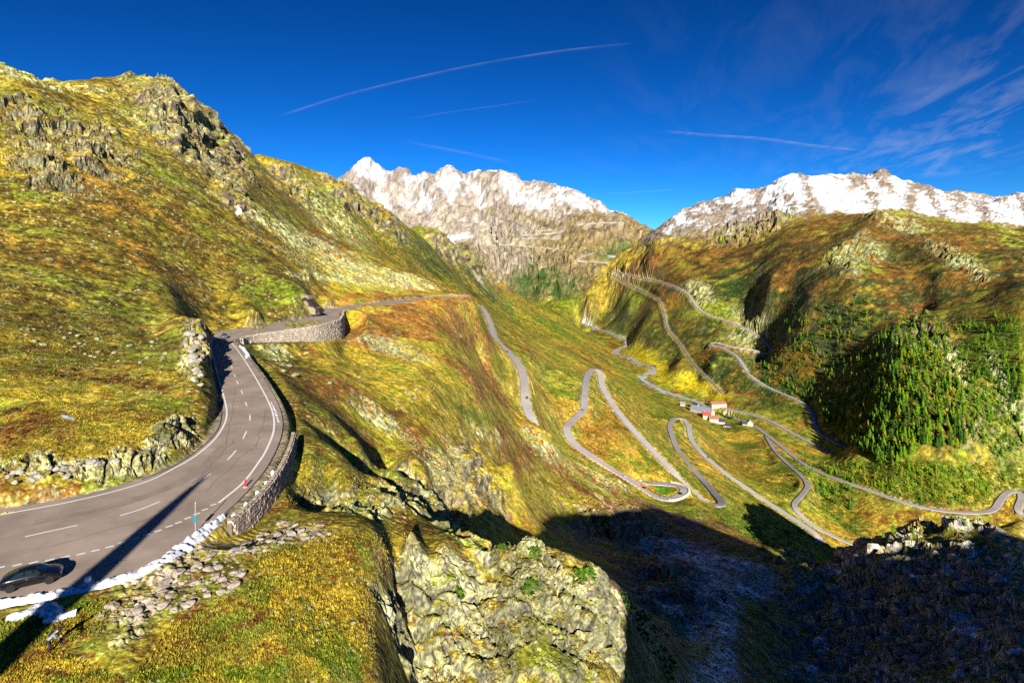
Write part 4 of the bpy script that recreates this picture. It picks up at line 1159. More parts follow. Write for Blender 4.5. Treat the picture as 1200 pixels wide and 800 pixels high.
MT['black_paint'] = glossy('black_car_paint', (0.005, 0.005, 0.008), 0.18)
MT['glass'] = mat('car_glass', (0.01, 0.02, 0.022), 0.08, spec=0.8)
MT['tyre'] = mat('tyre_rubber', (0.015, 0.015, 0.015), 0.9)
MT['rim'] = mat('alloy_rim', (0.35, 0.35, 0.36), 0.35, metal=0.8)
MT['tail'] = mat('tail_light', (0.55, 0.01, 0.03), 0.25, spec=0.6)
MT['lamp'] = mat('head_light', (0.7, 0.72, 0.75), 0.15, spec=0.8)
# side profile of a two-door coupe: x, bottom, belt line, roof height, half width at sill / belt / roof
STN = [(-1.98, 0.45, 0.62, 0.70, 0.62, 0.66, 0.60), (-1.92, 0.30, 0.78, 0.90, 0.76, 0.80, 0.70), (-1.70, 0.24, 0.90, 1.06, 0.83, 0.86, 0.66), (-1.30, 0.22, 0.92, 1.24, 0.86, 0.89, 0.60),
       (-0.85, 0.20, 0.92, 1.36, 0.87, 0.89, 0.57), (-0.35, 0.19, 0.92, 1.42, 0.87, 0.89, 0.56), (0.10, 0.19, 0.92, 1.41, 0.87, 0.89, 0.56), (0.45, 0.19, 0.91, 1.32, 0.87, 0.89, 0.58), (0.80, 0.19, 0.91, 1.12, 0.87, 0.88, 0.63),
       (1.02, 0.20, 0.90, 0.97, 0.86, 0.87, 0.70), (1.35, 0.22, 0.84, 0.90, 0.85, 0.85, 0.66), (1.68, 0.25, 0.74, 0.80, 0.80, 0.80, 0.60), (1.88, 0.28, 0.62, 0.68, 0.70, 0.70, 0.52), (1.97, 0.36, 0.52, 0.56, 0.56, 0.56, 0.44)]


def car_body_mesh(name, m):
    V = []; Fc = []
    for x, zb, zl, zr, ws, wb, wr_ in STN:
        zm = (zb + zl) * 0.5
        ringp = [(-wr_ * 0.55, zr + 0.02), (-wr_, zr - 0.03), (-wb * 0.97, zl + 0.02), (-wb, zl - 0.06), (-wb * 1.01, zm), (-ws, zb + 0.05), (-ws * 0.9, zb)]
        full = ringp + [(-y, z) for y, z in reversed(ringp)]
        V += [(x, y, z) for y, z in full]
    n = 14
    for i in range(len(STN) - 1):
        for k in range(n):
            k2 = (k + 1) % n
            Fc.append((i * n + k, (i + 1) * n + k, (i + 1) * n + k2, i * n + k2))
    Fc.append(tuple(range(n))); Fc.append(tuple((len(STN) - 1) * n + k for k in reversed(range(n))))
    me = bpy.data.meshes.new(name); me.from_pydata(V, [], Fc); me.materials.append(m)
    me.polygons.foreach_set('use_smooth', [True] * len(me.polygons))
    return me


def station(x):
    xs_ = [q[0] for q in STN]
    return [float(np.interp(x, xs_, [q[k] for q in STN])) for k in range(1, 7)]


def pane(name, pts2, parent, off=0.012):
    """glass patch on the car: pts2 = [(x, t)], t 0 belt..1 roof on the side (sign of y given)"""
    V = []
    for x, t, sgn in pts2:
        zb, zl, zr, ws, wb, wr_ = station(x)
        y0, z0, y1, z1 = wb * 0.97, zl + 0.02, wr_, zr - 0.03
        V.append((x, sgn * (y0 + (y1 - y0) * t + off), z0 + (z1 - z0) * t + off * 0.6))
    return mesh_obj(name, V, [tuple(range(len(V)))], MT['glass'], parent)


def across(name, x0, x1, m, parent, w0=0.88, w1=0.95, off=0.02):
    V = []
    xs_ = np.linspace(x0, x1, 5)
    for x in xs_:
        zb, zl, zr, ws, wb, wr_ = station(x)
        for y, z in ((-wr_ * w1, zr - 0.03), (-wr_ * 0.55, zr + 0.02), (wr_ * 0.55, zr + 0.02), (wr_ * w1, zr - 0.03)):
            V.append((x, y, z + off))
    Fc = []
    for i in range(4):
        for k in range(3):
            a = i * 4 + k; Fc.append((a, a + 4, a + 5, a + 1))
    return mesh_obj(name, V, Fc, m, parent)


def wheel(parent, x, y):
    w_ = empty('wheel', (x, y, 0.32)); w_.parent = parent
    prof = [(0.20, -0.11), (0.30, -0.11), (0.33, -0.07), (0.33, 0.07), (0.30, 0.11), (0.20, 0.11)]
    t = lathe_obj('tyre', prof, MT['tyre'], w_, 18); t.rotation_euler = (R(90), 0, 0)
    r = lathe_obj('rim', [(0.05, -0.10), (0.20, -0.105), (0.205, 0.0), (0.20, 0.105), (0.05, 0.10)], MT['rim'], w_, 10); r.rotation_euler = (R(90), 0, 0)
    return w_


def box_obj(name, c, sz, m, parent, bev=0.02):
    b_ = bmesh.new(); bmesh.ops.create_cube(b_, size=1); bmesh.ops.scale(b_, vec=sz, verts=b_.verts); bmesh.ops.translate(b_, vec=c, verts=b_.verts)
    if bev: bmesh.ops.bevel(b_, geom=b_.edges[:], offset=bev, segments=2, affect='EDGES')
    return bm_obj(name, b_, m, parent)


def full_car(name, loc, yaw, label):
    root = empty(name, loc, yaw)
    body = bpy.data.objects.new('body', car_body_mesh('body', MT['black_paint'])); col.objects.link(body); body.parent = root
    for sg in (-1, 1):
        pane('window', [(-1.30, 0.12, sg), (-0.45, 0.10, sg), (-0.45, 0.92, sg), (-0.95, 0.90, sg)], root)
        pane('window', [(-0.36, 0.10, sg), (0.72, 0.10, sg), (0.36, 0.90, sg), (-0.36, 0.92, sg)], root)
        for x in (-1.22, 1.22): wheel(root, x, sg * 0.80)
        box_obj('tail_light', (-1.90, sg * 0.62, 0.72), (0.10, 0.30, 0.15), MT['tail'], root)
        box_obj('headlight', (1.84, sg * 0.50, 0.58), (0.16, 0.26, 0.11), MT['lamp'], root)
        box_obj('mirror', (0.62, sg * 0.98, 0.97), (0.14, 0.18, 0.12), MT['black_paint'], root)
        box_obj('door_handle', (-0.22, sg * 0.905, 0.80), (0.16, 0.03, 0.03), MT['rim'], root, 0.008)
    across('windscreen', 0.30, 0.94, MT['glass'], root)
    across('rear_window', -1.62, -0.80, MT['glass'], root)
    box_obj('number_plate', (-1.985, 0, 0.60), (0.02, 0.5, 0.12), MT['white'], root, 0.004)
    box_obj('exhaust', (-1.93, -0.45, 0.26), (0.12, 0.10, 0.07), MT['steel'], root)
    return tag(root, label, 'car')


pc = flat(38, 683)
full_car('parked_car', (pc[0], pc[1], ROADZ + 0.005), R(31), 'glossy black coupe parked in the lay-by beside the snow bank')


def small_car(loc, yaw, paint, label, sc=1.0):
    root = empty('car', loc, yaw); root.scale = (sc, sc, sc)
    body = bpy.data.objects.new('body', car_body_mesh('body', paint)); col.objects.link(body); body.parent = root
    for sg in (-1, 1):
        pane('window', [(-1.30, 0.12, sg), (0.72, 0.10, sg), (0.36, 0.90, sg), (-0.95, 0.92, sg)], root)
        for x in (-1.22, 1.22):
            t = lathe_obj('wheel', [(0.2, -0.1), (0.33, -0.08), (0.33, 0.08), (0.2, 0.1)], MT['tyre'], root, 8); t.rotation_euler = (R(90), 0, 0); t.location = (x, sg * 0.82, 0.32)
    across('windscreen', 0.30, 0.94, MT['glass'], root); across('rear_window', -1.62, -0.80, MT['glass'], root)
    return tag(root, label, 'car', 'cars on the pass road')


MT['grey_paint'] = glossy('grey_car_paint', (0.10, 0.11, 0.12)); MT['white_paint'] = glossy('white_car_paint', (0.75, 0.75, 0.75)); MT['blue_paint'] = glossy('dark_blue_car_paint', (0.015, 0.02, 0.05))


def on_path(nm, px, py):
    P = PATHS[nm]; i = int(np.argmin(np.hypot(CX + F * P[:, 0] / P[:, 1] - px, HY - F * P[:, 2] / P[:, 1] - py)))
    i = min(max(i, 1), len(P) - 2); t = P[i + 1] - P[i - 1]
    return P[i] + np.array([0, 0, 0.02]), math.atan2(t[1], t[0])


pf = flat(263, 396); small_car((pf[0], pf[1], ROADZ + 0.005), R(-60), MT['grey_paint'], 'small dark car driving in the cliff shadow at the far bend', 1.15)
for nm, px, py, off, pnt, lab in (('second', 614, 468, 1.7, MT['blue_paint'], 'dark car low on the steep middle road stretch'), ('second', 597, 412, -1.7, MT['grey_paint'], 'grey car higher up on the steep middle road'),
                                  ('loop', 754, 573, 1.8, MT['black_paint'], 'black car entering the island hairpin from the left'), ('loop', 797, 578, 1.0, MT['black_paint'], 'black car at the outer end of the island hairpin'),
                                  ('loop', 777, 584, 2.0, MT['grey_paint'], 'grey car beside the white wall of the island hairpin'), ('loop', 752, 562, -1.5, MT['white_paint'], 'white car at the upper edge of the island hairpin'),
                                  ('third', 828, 536, 1.8, MT['blue_paint'], 'dark car on the road stretch just below the hamlet'), ('third', 687, 484, 0, MT['grey_paint'], 'small grey car on the left leg of the big switchback')):
    q, yw = on_path(nm, px, py)
    small_car((q[0] - math.sin(yw) * off, q[1] + math.cos(yw) * off, q[2]), yw, pnt, lab, 1.15)

# ------------------------------------------------------------------ person bending over a tripod
MT['jacket'] = mat('grey_jacket', (0.22, 0.23, 0.26), 0.85, var=0.2, vscale=6, bump=0.2, bscale=14)
MT['trousers'] = mat('dark_trousers', (0.025, 0.020, 0.03), 0.9)
MT['skin'] = mat('skin', (0.50, 0.29, 0.20), 0.6)
MT['cap'] = mat('dark_blue_cap', (0.015, 0.04, 0.08), 0.8)
MT['boots'] = mat('brown_boots', (0.05, 0.03, 0.02), 0.85)


def skin_body(name, joints, edges, mats_fn, mats_list, parent, levels=2):
    me = bpy.data.meshes.new(name)
    me.from_pydata([j[0] for j in joints], edges, [])
    o = bpy.data.objects.new(name, me); col.objects.link(o)
    md = o.modifiers.new('skin', 'SKIN'); md.use_smooth_shade = True
    for i, j in enumerate(joints):
        sv = me.skin_vertices[0].data[i]
        r = j[1]; sv.radius = (r, r) if not isinstance(r, tuple) else r
        sv.use_root = (i == 0)
    ss = o.modifiers.new('sub', 'SUBSURF'); ss.levels = levels; ss.render_levels = levels
    dg = bpy.context.evaluated_depsgraph_get(); dg.update()
    ev = o.evaluated_get(dg)
    nm_ = bpy.data.meshes.new_from_object(ev, depsgraph=dg)
    o.modifiers.clear(); o.data = nm_; bpy.data.meshes.remove(me)
    nm_.materials.clear()
    for m in mats_list: nm_.materials.append(m)
    for p in nm_.polygons:
        p.material_index = mats_fn(p.center); p.use_smooth = True
    o.name = name
    o.parent = parent
    return o


gp = ground(57, 763)
gz = height(gp.x, gp.y)
per = empty('person', (gp.x, gp.y, gz - 0.03), R(25))
# local: +x is where the person leans (to the right of the picture)
J = [((0, 0, 0.80), 0.135), ((0.10, 0, 0.95), 0.135), ((0.24, 0, 1.10), 0.16), ((0.36, 0, 1.20), 0.13), ((0.43, 0, 1.25), 0.055), ((0.50, 0, 1.31), 0.085), ((0.55, 0, 1.40), 0.085),   # pelvis .. head
     ((-0.02, 0.10, 0.78), 0.10), ((0.07, 0.13, 0.44), 0.065), ((-0.05, 0.14, 0.10), 0.045), ((0.08, 0.15, 0.04), 0.045),
     ((-0.02, -0.10, 0.78), 0.10), ((0.12, -0.15, 0.44), 0.065), ((0.02, -0.17, 0.10), 0.045), ((0.15, -0.18, 0.04), 0.045),
     ((0.34, 0.19, 1.17), 0.065), ((0.42, 0.24, 0.92), 0.048), ((0.60, 0.12, 0.86), 0.034), ((0.66, 0.08, 0.87), 0.03),
     ((0.34, -0.19, 1.17), 0.065), ((0.44, -0.24, 0.92), 0.048), ((0.62, -0.10, 0.90), 0.034), ((0.68, -0.06, 0.91), 0.03)]
E = [(0, 1), (1, 2), (2, 3), (3, 4), (4, 5), (5, 6), (0, 7), (7, 8), (8, 9), (9, 10), (0, 11), (11, 12), (12, 13), (13, 14), (3, 15), (15, 16), (16, 17), (17, 18), (3, 19), (19, 20), (20, 21), (21, 22)]


def pm(c):
    if c.z > 1.225 and c.x > 0.42: return 2
    if c.x > 0.615 and c.z > 0.8: return 2
    if c.z < 0.10: return 3
    if c.z < 0.86 and c.x < 0.36: return 1
    return 0


skin_body('body', J, E, pm, [MT['jacket'], MT['trousers'], MT['skin'], MT['boots']], per)
hat = lathe_obj('cap', [(0.118, 0.0), (0.12, 0.05), (0.095, 0.11), (0.03, 0.14)], MT['cap'], per, 12); hat.location = (0.52, 0, 1.37); hat.rotation_euler = (0, R(35), 0)
pk = box_obj('backpack', (0, 0, 0), (0.30, 0.30, 0.16), MT['trousers'], per, 0.05); pk.location = (0.12, 0, 1.16); pk.rotation_euler = (0, R(-45), 0)
for sg in (-1, 1):
    for k in range(4):
        f = lathe_obj('finger', [(0.011, 0), (0.011, 0.035), (0.009, 0.07), (0.004, 0.08)], MT['skin'], per, 6)
        f.location = (0.66, sg * (0.075 - 0.0), 0.84 + 0.02 * k); f.rotation_euler = (0, R(90), R(-25 * sg))
tag(per, 'person in grey jacket and dark trousers bending over a small tripod on the grass', 'person')
tz = Vector((gp.x, gp.y, 0)) + Matrix.Rotation(R(25), 3, 'Z') @ Vector((0.80, 0, 0))
tri = empty('tripod', (tz.x, tz.y, height(tz.x, tz.y) - 0.02), R(25))
MT['dark'] = mat('black_metal', (0.02, 0.02, 0.022), 0.5)


def rod(name, a, b, r, m, parent, n=6):
    a = Vector(a); b = Vector(b); d = b - a
    o = lathe_obj(name, [(r, 0), (r, d.length)], m, parent, n)
    o.location = a; o.rotation_mode = 'QUATERNION'; o.rotation_quaternion = d.to_track_quat('Z', 'Y')
    return o


for k in range(3):
    t = 2 * math.pi * k / 3 + 0.4
    rod('leg', (0.34 * math.cos(t), 0.34 * math.sin(t), 0), (0.03 * math.cos(t), 0.03 * math.sin(t), 0.68), 0.018, MT['dark'], tri)
rod('column', (0, 0, 0.6), (0, 0, 0.82), 0.02, MT['dark'], tri)
cmr = box_obj('camera_body', (0.0, 0, 0.88), (0.08, 0.15, 0.11), MT['dark'], tri, 0.015)
ln = lathe_obj('lens', [(0.045, 0), (0.045, 0.10), (0.05, 0.12)], MT['dark'], cmr, 10); ln.rotation_euler = (0, R(90), 0); ln.location = (0.03, 0, 0.88)
tag(tri, 'small black camera tripod in front of the bending person', 'tripod')

# ------------------------------------------------------------------ stone shelter above the far bend
p0 = ground(364, 366)
sh = empty('stone_shelter', (p0.x, p0.y, p0.z - 1.0), R(-12))
MT['shelter'] = mat('shelter_stone', (0.24, 0.205, 0.14), 0.9, var=0.35, vscale=0.5, bump=0.5, bscale=1.5)
MT['slab'] = mat('weathered_timber', (0.035, 0.026, 0.02), 0.9, var=0.3, vscale=1)
box_obj('wall', (-2.6, 0.6, 5.4), (4.2, 4.6, 8.2), MT['shelter'], sh, 0.25)
box_obj('wall', (2.0, 0.5, 1.6), (6.0, 4.2, 4.0), MT['shelter'], sh, 0.25)
rf = mesh_obj('roof', [(-4.9, -2.6, 7.0), (-1.8, -2.6, 8.6), (6.4, -2.6, 1.9), (6.4, -2.6, 1.1), (-1.6, -2.6, 7.2), (-4.9, -2.6, 6.2),
                       (-4.9, 2.6, 7.0), (-1.8, 2.6, 8.6), (6.4, 2.6, 1.9), (6.4, 2.6, 1.1), (-1.6, 2.6, 7.2), (-4.9, 2.6, 6.2)],
              [(0, 1, 4, 5), (1, 2, 3, 4), (6, 11, 10, 7), (7, 10, 9, 8), (0, 6, 7, 1), (1, 7, 8, 2), (2, 8, 9, 3), (3, 9, 10, 4), (4, 10, 11, 5), (5, 11, 6, 0)], MT['slab'], sh)
box_obj('doorway', (4.4, -1.62, 1.0), (1.3, 0.12, 2.2), MT['slab'], sh, 0.02)
tag(sh, 'small stone shelter with dark sloping roof at the far bend', 'shelter')

# ------------------------------------------------------------------ hamlet on the valley floor
def plain(name, c, v=0.12, sc=0.2):
    return mat(name, c, 0.9, var=v, vscale=sc)


MT['wall_white'] = plain('white_render', (0.40, 0.37, 0.32)); MT['wall_cream'] = plain('cream_render', (0.62, 0.50, 0.32)); MT['wall_stone'] = plain('grey_stone_render', (0.42, 0.37, 0.31))
MT['roof_slate'] = plain('blue_grey_slate', (0.20, 0.23, 0.30)); MT['roof_red'] = plain('red_roof', (0.36, 0.07, 0.045)); MT['roof_brown'] = plain('brown_roof', (0.26, 0.13, 0.08)); MT['roof_dark'] = plain('dark_slate', (0.05, 0.05, 0.065))
MT['pane'] = mat('window_pane', (0.03, 0.035, 0.045), 0.15, spec=0.6)


def house(px, py, Y, L, W, Hh, pitch, yaw, wallm, roofm, label, rows=2, name='house', chimneys=1):
    L, W, Hh, pitch = L * 1.2, W * 1.2, Hh * 1.15, pitch * 1.25
    x = (px - CX) / F * Y
    z = min(height(x + dx, Y + dy) for dx in (-6, 0, 6) for dy in (-6, 0, 6))
    root = empty(name, (x, Y, z - 0.5), R(yaw))
    a, b = L / 2, W / 2
    V = [(-a, -b, 0), (a, -b, 0), (a, b, 0), (-a, b, 0), (-a, -b, Hh), (a, -b, Hh), (a, b, Hh), (-a, b, Hh), (-a, 0, Hh + pitch), (a, 0, Hh + pitch)]
    wl = mesh_obj('wall', V, [(0, 1, 5, 4), (2, 3, 7, 6), (1, 2, 6, 9, 5), (3, 0, 4, 8, 7), (4, 5, 9, 8), (6, 7, 8, 9)], wallm, root)
    o_ = 0.9; th = 0.45; k = pitch / b
    V = []
    for xx in (-a - o_, a + o_):
        for yy, zz in ((-b - o_, Hh - k * o_), (0, Hh + pitch), (b + o_, Hh - k * o_)):
            V.append((xx, yy, zz + 0.12)); V.append((xx, yy, zz + 0.12 + th))
    Fr = [(1, 7, 9, 3), (3, 9, 11, 5), (0, 2, 8, 6), (2, 4, 10, 8), (0, 6, 7, 1), (4, 5, 11, 10), (0, 1, 3, 2), (2, 3, 5, 4), (6, 8, 9, 7), (8, 10, 11, 9)]
    rf_ = mesh_obj('roof', V, Fr, roofm, root)
    for c in range(chimneys):
        box_obj('chimney', (-a * 0.5 + c * a, b * 0.25, Hh + pitch + 0.6), (1.1, 1.1, 2.6), wallm, rf_, 0.05)
    n = max(2, int(L / 4.5))
    for r_ in range(rows):
        for c in range(n):
            xx = -a + (c + 0.5) * L / n; zz = Hh * (r_ + 0.55) / rows
            for sg in (-1,):
                wn = mesh_obj('window', [(xx - .6, sg * (b + 0.04), zz - .8), (xx + .6, sg * (b + 0.04), zz - .8), (xx + .6, sg * (b + 0.04), zz + .8), (xx - .6, sg * (b + 0.04), zz + .8)], [(0, 1, 2, 3)], MT['pane'], root)
    box_obj('door', (a * 0.15, -b - 0.05, 1.2), (1.3, 0.12, 2.3), MT['slab'], root, 0.02)
    return tag(root, label, 'house')


house(823, 491, 1530, 54, 15, 13, 6, -52, MT['wall_white'], MT['roof_slate'], 'long hotel building with blue-grey slate roof in the hamlet', 4, 'hotel', 2)
house(828, 496.5, 1490, 17, 14, 12, 6, -10, MT['wall_cream'], MT['roof_red'], 'house with bright red roof joined to the long hotel', 3)
house(836, 499, 1475, 19, 13, 11, 5, -8, MT['wall_white'], MT['roof_brown'], 'white house with reddish brown roof right of the red-roofed one', 3)
house(844.5, 498.5, 1475, 16, 13, 7, 5, -15, MT['wall_cream'], MT['roof_dark'], 'low house with near-black roof beside the car park', 2)
house(841, 477, 1600, 37, 15, 11, 5, 8, MT['wall_cream'], MT['roof_brown'], 'large cream barn with brown roof by the meadow edge', 2, 'barn', 0)
house(800, 480, 1610, 11, 9, 7, 4, -20, MT['wall_white'], MT['roof_slate'], 'tiny white house left of the hamlet near the stream', 2)
house(879, 499, 1430, 13, 11, 9, 5, 70, MT['wall_white'], MT['roof_slate'], 'white gabled house at the right end of the hamlet', 2)
house(873, 499.5, 1432, 12, 9, 5, 3, -10, MT['wall_stone'], MT['roof_dark'], 'dark-roofed annex left of the white gabled house', 1, 'house', 0)
house(815, 485.5, 1590, 14, 10, 9, 4, -52, MT['wall_white'], MT['roof_dark'], 'dark-roofed end wing of the hotel nearest the stream', 2, 'house', 0)
house(852, 505, 1440, 14, 8, 4, 2, -30, MT['wall_stone'], MT['roof_dark'], 'flat dark shed at the edge of the car park', 1, 'shed', 0)

# ------------------------------------------------------------------ trees
def leaf_mat(name, c, var=0.3):
    m = mat(name, c, 0.85, var=var, vscale=0.35, spec=0.1)
    return m


MT['larch'] = leaf_mat('larch_needles', (0.13, 0.25, 0.012)); MT['larch2'] = leaf_mat('larch_needles_yellow', (0.23, 0.24, 0.012)); MT['spruce'] = leaf_mat('spruce_needles', (0.045, 0.115, 0.014))
MT['orange'] = leaf_mat('autumn_leaves', (0.33, 0.14, 0.012)); MT['alder'] = leaf_mat('alder_leaves', (0.07, 0.14, 0.012)); MT['bark'] = mat('bark', (0.10, 0.07, 0.05), 0.95, var=0.3, vscale=1)


def conifer_geo(rnd, n=90, slim=0.16):
    """unit-height conifer crown: drooping needle clumps round a stem"""
    V = []; Fc = []
    for i in range(n):
        t = (i + rnd.random()) / n
        z = 0.12 + 0.88 * t
        rr = slim * (1 - t) ** 0.8 * rnd.uniform(0.45, 1.15) + 0.012
        a = rnd.uniform(0, 6.283)
        s_ = (0.05 + 0.07 * (1 - t)) * rnd.uniform(0.7, 1.3)
        c, sn = math.cos(a), math.sin(a)
        b = len(V)
        V += [(c * rr * 0.15 - sn * s_ * 0.5, sn * rr * 0.15 + c * s_ * 0.5, z + 0.03), (c * rr * 0.15 + sn * s_ * 0.5, sn * rr * 0.15 - c * s_ * 0.5, z + 0.02),
              (c * rr + sn * s_ * 0.6, sn * rr - c * s_ * 0.6, z - 0.05 * rnd.uniform(0.4, 1.4)), (c * rr * 1.1 - sn * s_ * 0.6, sn * rr * 1.1 + c * s_ * 0.6, z - 0.05 * rnd.uniform(0.2, 1.4))]
        Fc += [(b, b + 1, b + 2, b + 3)]
    b = len(V); V += [(0.012, 0, 0.9), (-0.012, 0.01, 0.9), (0, 0, 1.04)]; Fc.append((b, b + 1, b + 2))
    return V, Fc


def bush_geo(rnd, n=46):
    V = []; Fc = []
    for i in range(n):
        u = rnd.uniform(-0.15, 1); a = rnd.uniform(0, 6.283); q = math.sqrt(max(0, 1 - u * u)) * rnd.uniform(0.55, 1.05)
        c0 = Vector((q * math.cos(a) * 0.55, q * math.sin(a) * 0.55, 0.12 + u * 0.75 * rnd.uniform(0.7, 1.05)))
        d1 = Vector((rnd.gauss(0, 1), rnd.gauss(0, 1), rnd.gauss(0, 0.6))).normalized() * 0.17
        d2 = Vector((rnd.gauss(0, 1), rnd.gauss(0, 1), rnd.gauss(0, 0.6))).normalized() * 0.17
        b = len(V)
        V += [tuple(c0 - d1), tuple(c0 + d2), tuple(c0 + d1), tuple(c0 - d2)]; Fc.append((b, b + 1, b + 2, b + 3))
    return V, Fc


def me_from(name, V, Fc, m):
    me = bpy.data.meshes.new(name); me.from_pydata([tuple(v) for v in V], [], Fc); me.materials.append(m); return me


rnd = random.Random(11)
CROWNS = {k: [me_from('crown', *conifer_geo(rnd, 90, rnd.uniform(0.15, 0.22)), MT[k]) for _ in range(5)] for k in ('larch', 'larch2', 'spruce')}
CGEO = [conifer_geo(rnd, 34, 0.2) for _ in range(6)]
BGEO = [bush_geo(rnd, 16) for _ in range(6)]
TR = []
for i, (r, z) in enumerate([(0.02, -0.06), (0.014, 0.3), (0.008, 0.7), (0.002, 1.0)]):
    TR.append((r, z))


def trunk_mesh():
    V = []; Fc = []; n = 5
    for r, z in TR:
        for k in range(n):
            V.append((r * math.cos(6.283 * k / n), r * math.sin(6.283 * k / n), z))
    for i in range(len(TR) - 1):
        for k in range(n):
            Fc.append((i * n + k, i * n + (k + 1) % n, (i + 1) * n + (k + 1) % n, (i + 1) * n + k))
    return me_from('trunk', V, Fc, MT['bark'])


TRUNK = trunk_mesh()


def inpoly(x, y, poly):
    c = False; j = len(poly) - 1
    for i in range(len(poly)):
        xi, yi = poly[i]; xj, yj = poly[j]
        if (yi > y) != (yj > y) and x < (xj - xi) * (y - yi) / (yj - yi) + xi: c = not c
        j = i
    return c


def scatter(poly, n, ymin, seed, gap=0.0):
    """random places inside a photographed region, standing on the ground seen there"""
    r_ = random.Random(seed); xs_ = [p[0] for p in poly]; ys_ = [p[1] for p in poly]; out_ = []; tries = 0
    cells = {}
    while len(out_) < n and tries < n * 14:
        tries += 1
        x = r_.uniform(min(xs_), max(xs_)); y = r_.uniform(min(ys_), max(ys_))
        if not inpoly(x, y, poly): continue
        if gap and (int(x / gap), int(y / gap)) in cells: continue
        g_ = ground(x, y, ymin)
        if g_ is None: continue
        j = int(np.clip(np.searchsorted(PXC, x), 0, NC - 1)); i = int(np.clip(np.searchsorted(LR, math.log(g_.y)), 0, NR - 1))
        if ROADD[i, j] < 3 or RIVD[i, j] < 6: continue
        cells[(int(x / gap), int(y / gap)) if gap else len(out_)] = 1
        out_.append((g_, x, y))
    return out_


FOREST = [(958, 470), (985, 452), (1005, 418), (1030, 392), (1060, 372), (1090, 372), (1112, 392), (1122, 430), (1132, 470), (1140, 510), (1118, 532), (1085, 520), (1062, 540), (1040, 548), (1008, 530), (985, 520), (965, 500)]
UPPER = [(868, 440), (880, 400), (900, 380), (940, 372), (985, 352), (1010, 345), (1030, 372), (1005, 410), (985, 450), (955, 470), (920, 462), (890, 448)]
RSIDE = [(1118, 375), (1160, 370), (1200, 372), (1200, 520), (1165, 540), (1140, 500), (1130, 440)]
FOOT = [(960, 545), (1010, 545), (1080, 545), (1180, 560), (1170, 585), (1080, 590), (1010, 570), (965, 560)]
VALT = [(935, 530), (960, 540), (1000, 565), (1000, 600), (960, 580), (930, 560), (905, 530)]
spots = []
for poly, n, ymin, sd, hmin, hmax, kinds, grp in ((FOREST, 1250, 850, 1, 8, 24, 'llssly', 0), (UPPER, 260, 1250, 2, 13, 22, 'sslsy', 1), (RSIDE, 330, 850, 3, 7, 20, 'lls', 2), (FOOT, 200, 820, 4, 6, 15, 'llyy', 3), (VALT, 60, 850, 5, 9, 15, 'ls', 4)):
    for g_, x, y in scatter(poly, n, ymin, sd):
        h_ = rnd.uniform(hmin, hmax)
        spots.append((h_ / g_.y, g_, h_, rnd.choice(kinds), grp))
spots.sort(key=lambda q: -q[0])
TLAB = [('conifers in the dense wood on the steep spur', {'l': 'green larch in the dense wood on the steep right spur', 's': 'dark green conifer in the dense wood on the steep right spur', 'y': 'yellowish larch in the dense wood on the steep right spur'}),
        ('conifers on the shaded upper flank', {'l': 'green larch among scrub left of the dense spur wood', 's': 'dark conifer among scrub left of the dense spur wood', 'y': 'yellowish larch among scrub left of the dense spur wood'}),
        ('conifers on the slope at the right edge', {'l': 'green larch on the grassy slope at the right edge', 's': 'dark conifer on the grassy slope at the right edge', 'y': 'yellowish larch on the slope at the right edge'}),
        ('young larches at the foot of the spur', {'l': 'young green larch below the wood near the valley road', 's': 'young dark conifer below the wood near the valley road', 'y': 'young yellow larch below the wood near the valley road'}),
        ('conifers below the sharp hairpin', {'l': 'small green larch between the two lower valley roads', 's': 'small dark conifer between the two lower valley roads', 'y': 'small yellow larch between the two lower valley roads'})]
KM = {'l': 'larch', 's': 'spruce', 'y': 'larch2'}


def plant_tree(g_, h_, k, label, grp, wide=1.0, name=None):
    t = empty(name or ('spruce_tree' if k == 's' else 'larch_tree'), (g_.x, g_.y, g_.z - 0.3), rnd.uniform(0, 6.28))
    t.scale = (h_ * wide, h_ * wide, h_)
    for nm_, me in (('crown', rnd.choice(CROWNS[KM[k]])), ('trunk', TRUNK)):
        o = bpy.data.objects.new(nm_, me); col.objects.link(o); o.parent = t
    return tag(t, label, 'tree', grp)


for sc_, g_, h_, k, gi in spots[:290]:
    plant_tree(g_, h_, k, TLAB[gi][1][k], TLAB[gi][0], rnd.uniform(1.05, 1.5))


def joined(name, items, geos, m, label, cat='trees'):
    V = []; Fc = []
    for g_, h_, wd in items:
        gv, gf = rnd.choice(geos); b = len(V); a = rnd.uniform(0, 6.28); c, sn = math.cos(a), math.sin(a)
        V += [(g_.x + (v[0] * c - v[1] * sn) * h_ * wd, g_.y + (v[0] * sn + v[1] * c) * h_ * wd, g_.z + v[2] * h_ - 0.2) for v in gv]
        Fc += [tuple(i + b for i in f) for f in gf]
    o = mesh_obj(name, V, Fc, m)
    return tag(o, label, cat, kind='stuff')


for k, lab in (('l', 'smaller green larches filling the distant wood on the right'), ('s', 'smaller dark conifers filling the distant wood on the right'), ('y', 'smaller yellowish larches filling the distant wood on the right')):
    joined('distant_trees', [(q[1], q[2], 1.3) for q in spots[290:] if q[3] == k], CGEO, MT[KM[k]], lab)
for px_, py_, h_, lab in ((846, 487, 17, 'tall dark conifer right behind the hotel in the hamlet'), (851, 489, 14, 'dark conifer between the hotel and the dark-roofed house'), (841, 486, 13, 'dark conifer at the rear corner of the red-roofed house'), (858, 491, 15, 'lone dark conifer right of the hamlet houses'), (868, 492, 10, 'short conifer before the white gabled house')):
    g_ = ground(px_, py_, 900)
    plant_tree(g_, h_, 's', lab, 'conifers in the hamlet', 1.7)
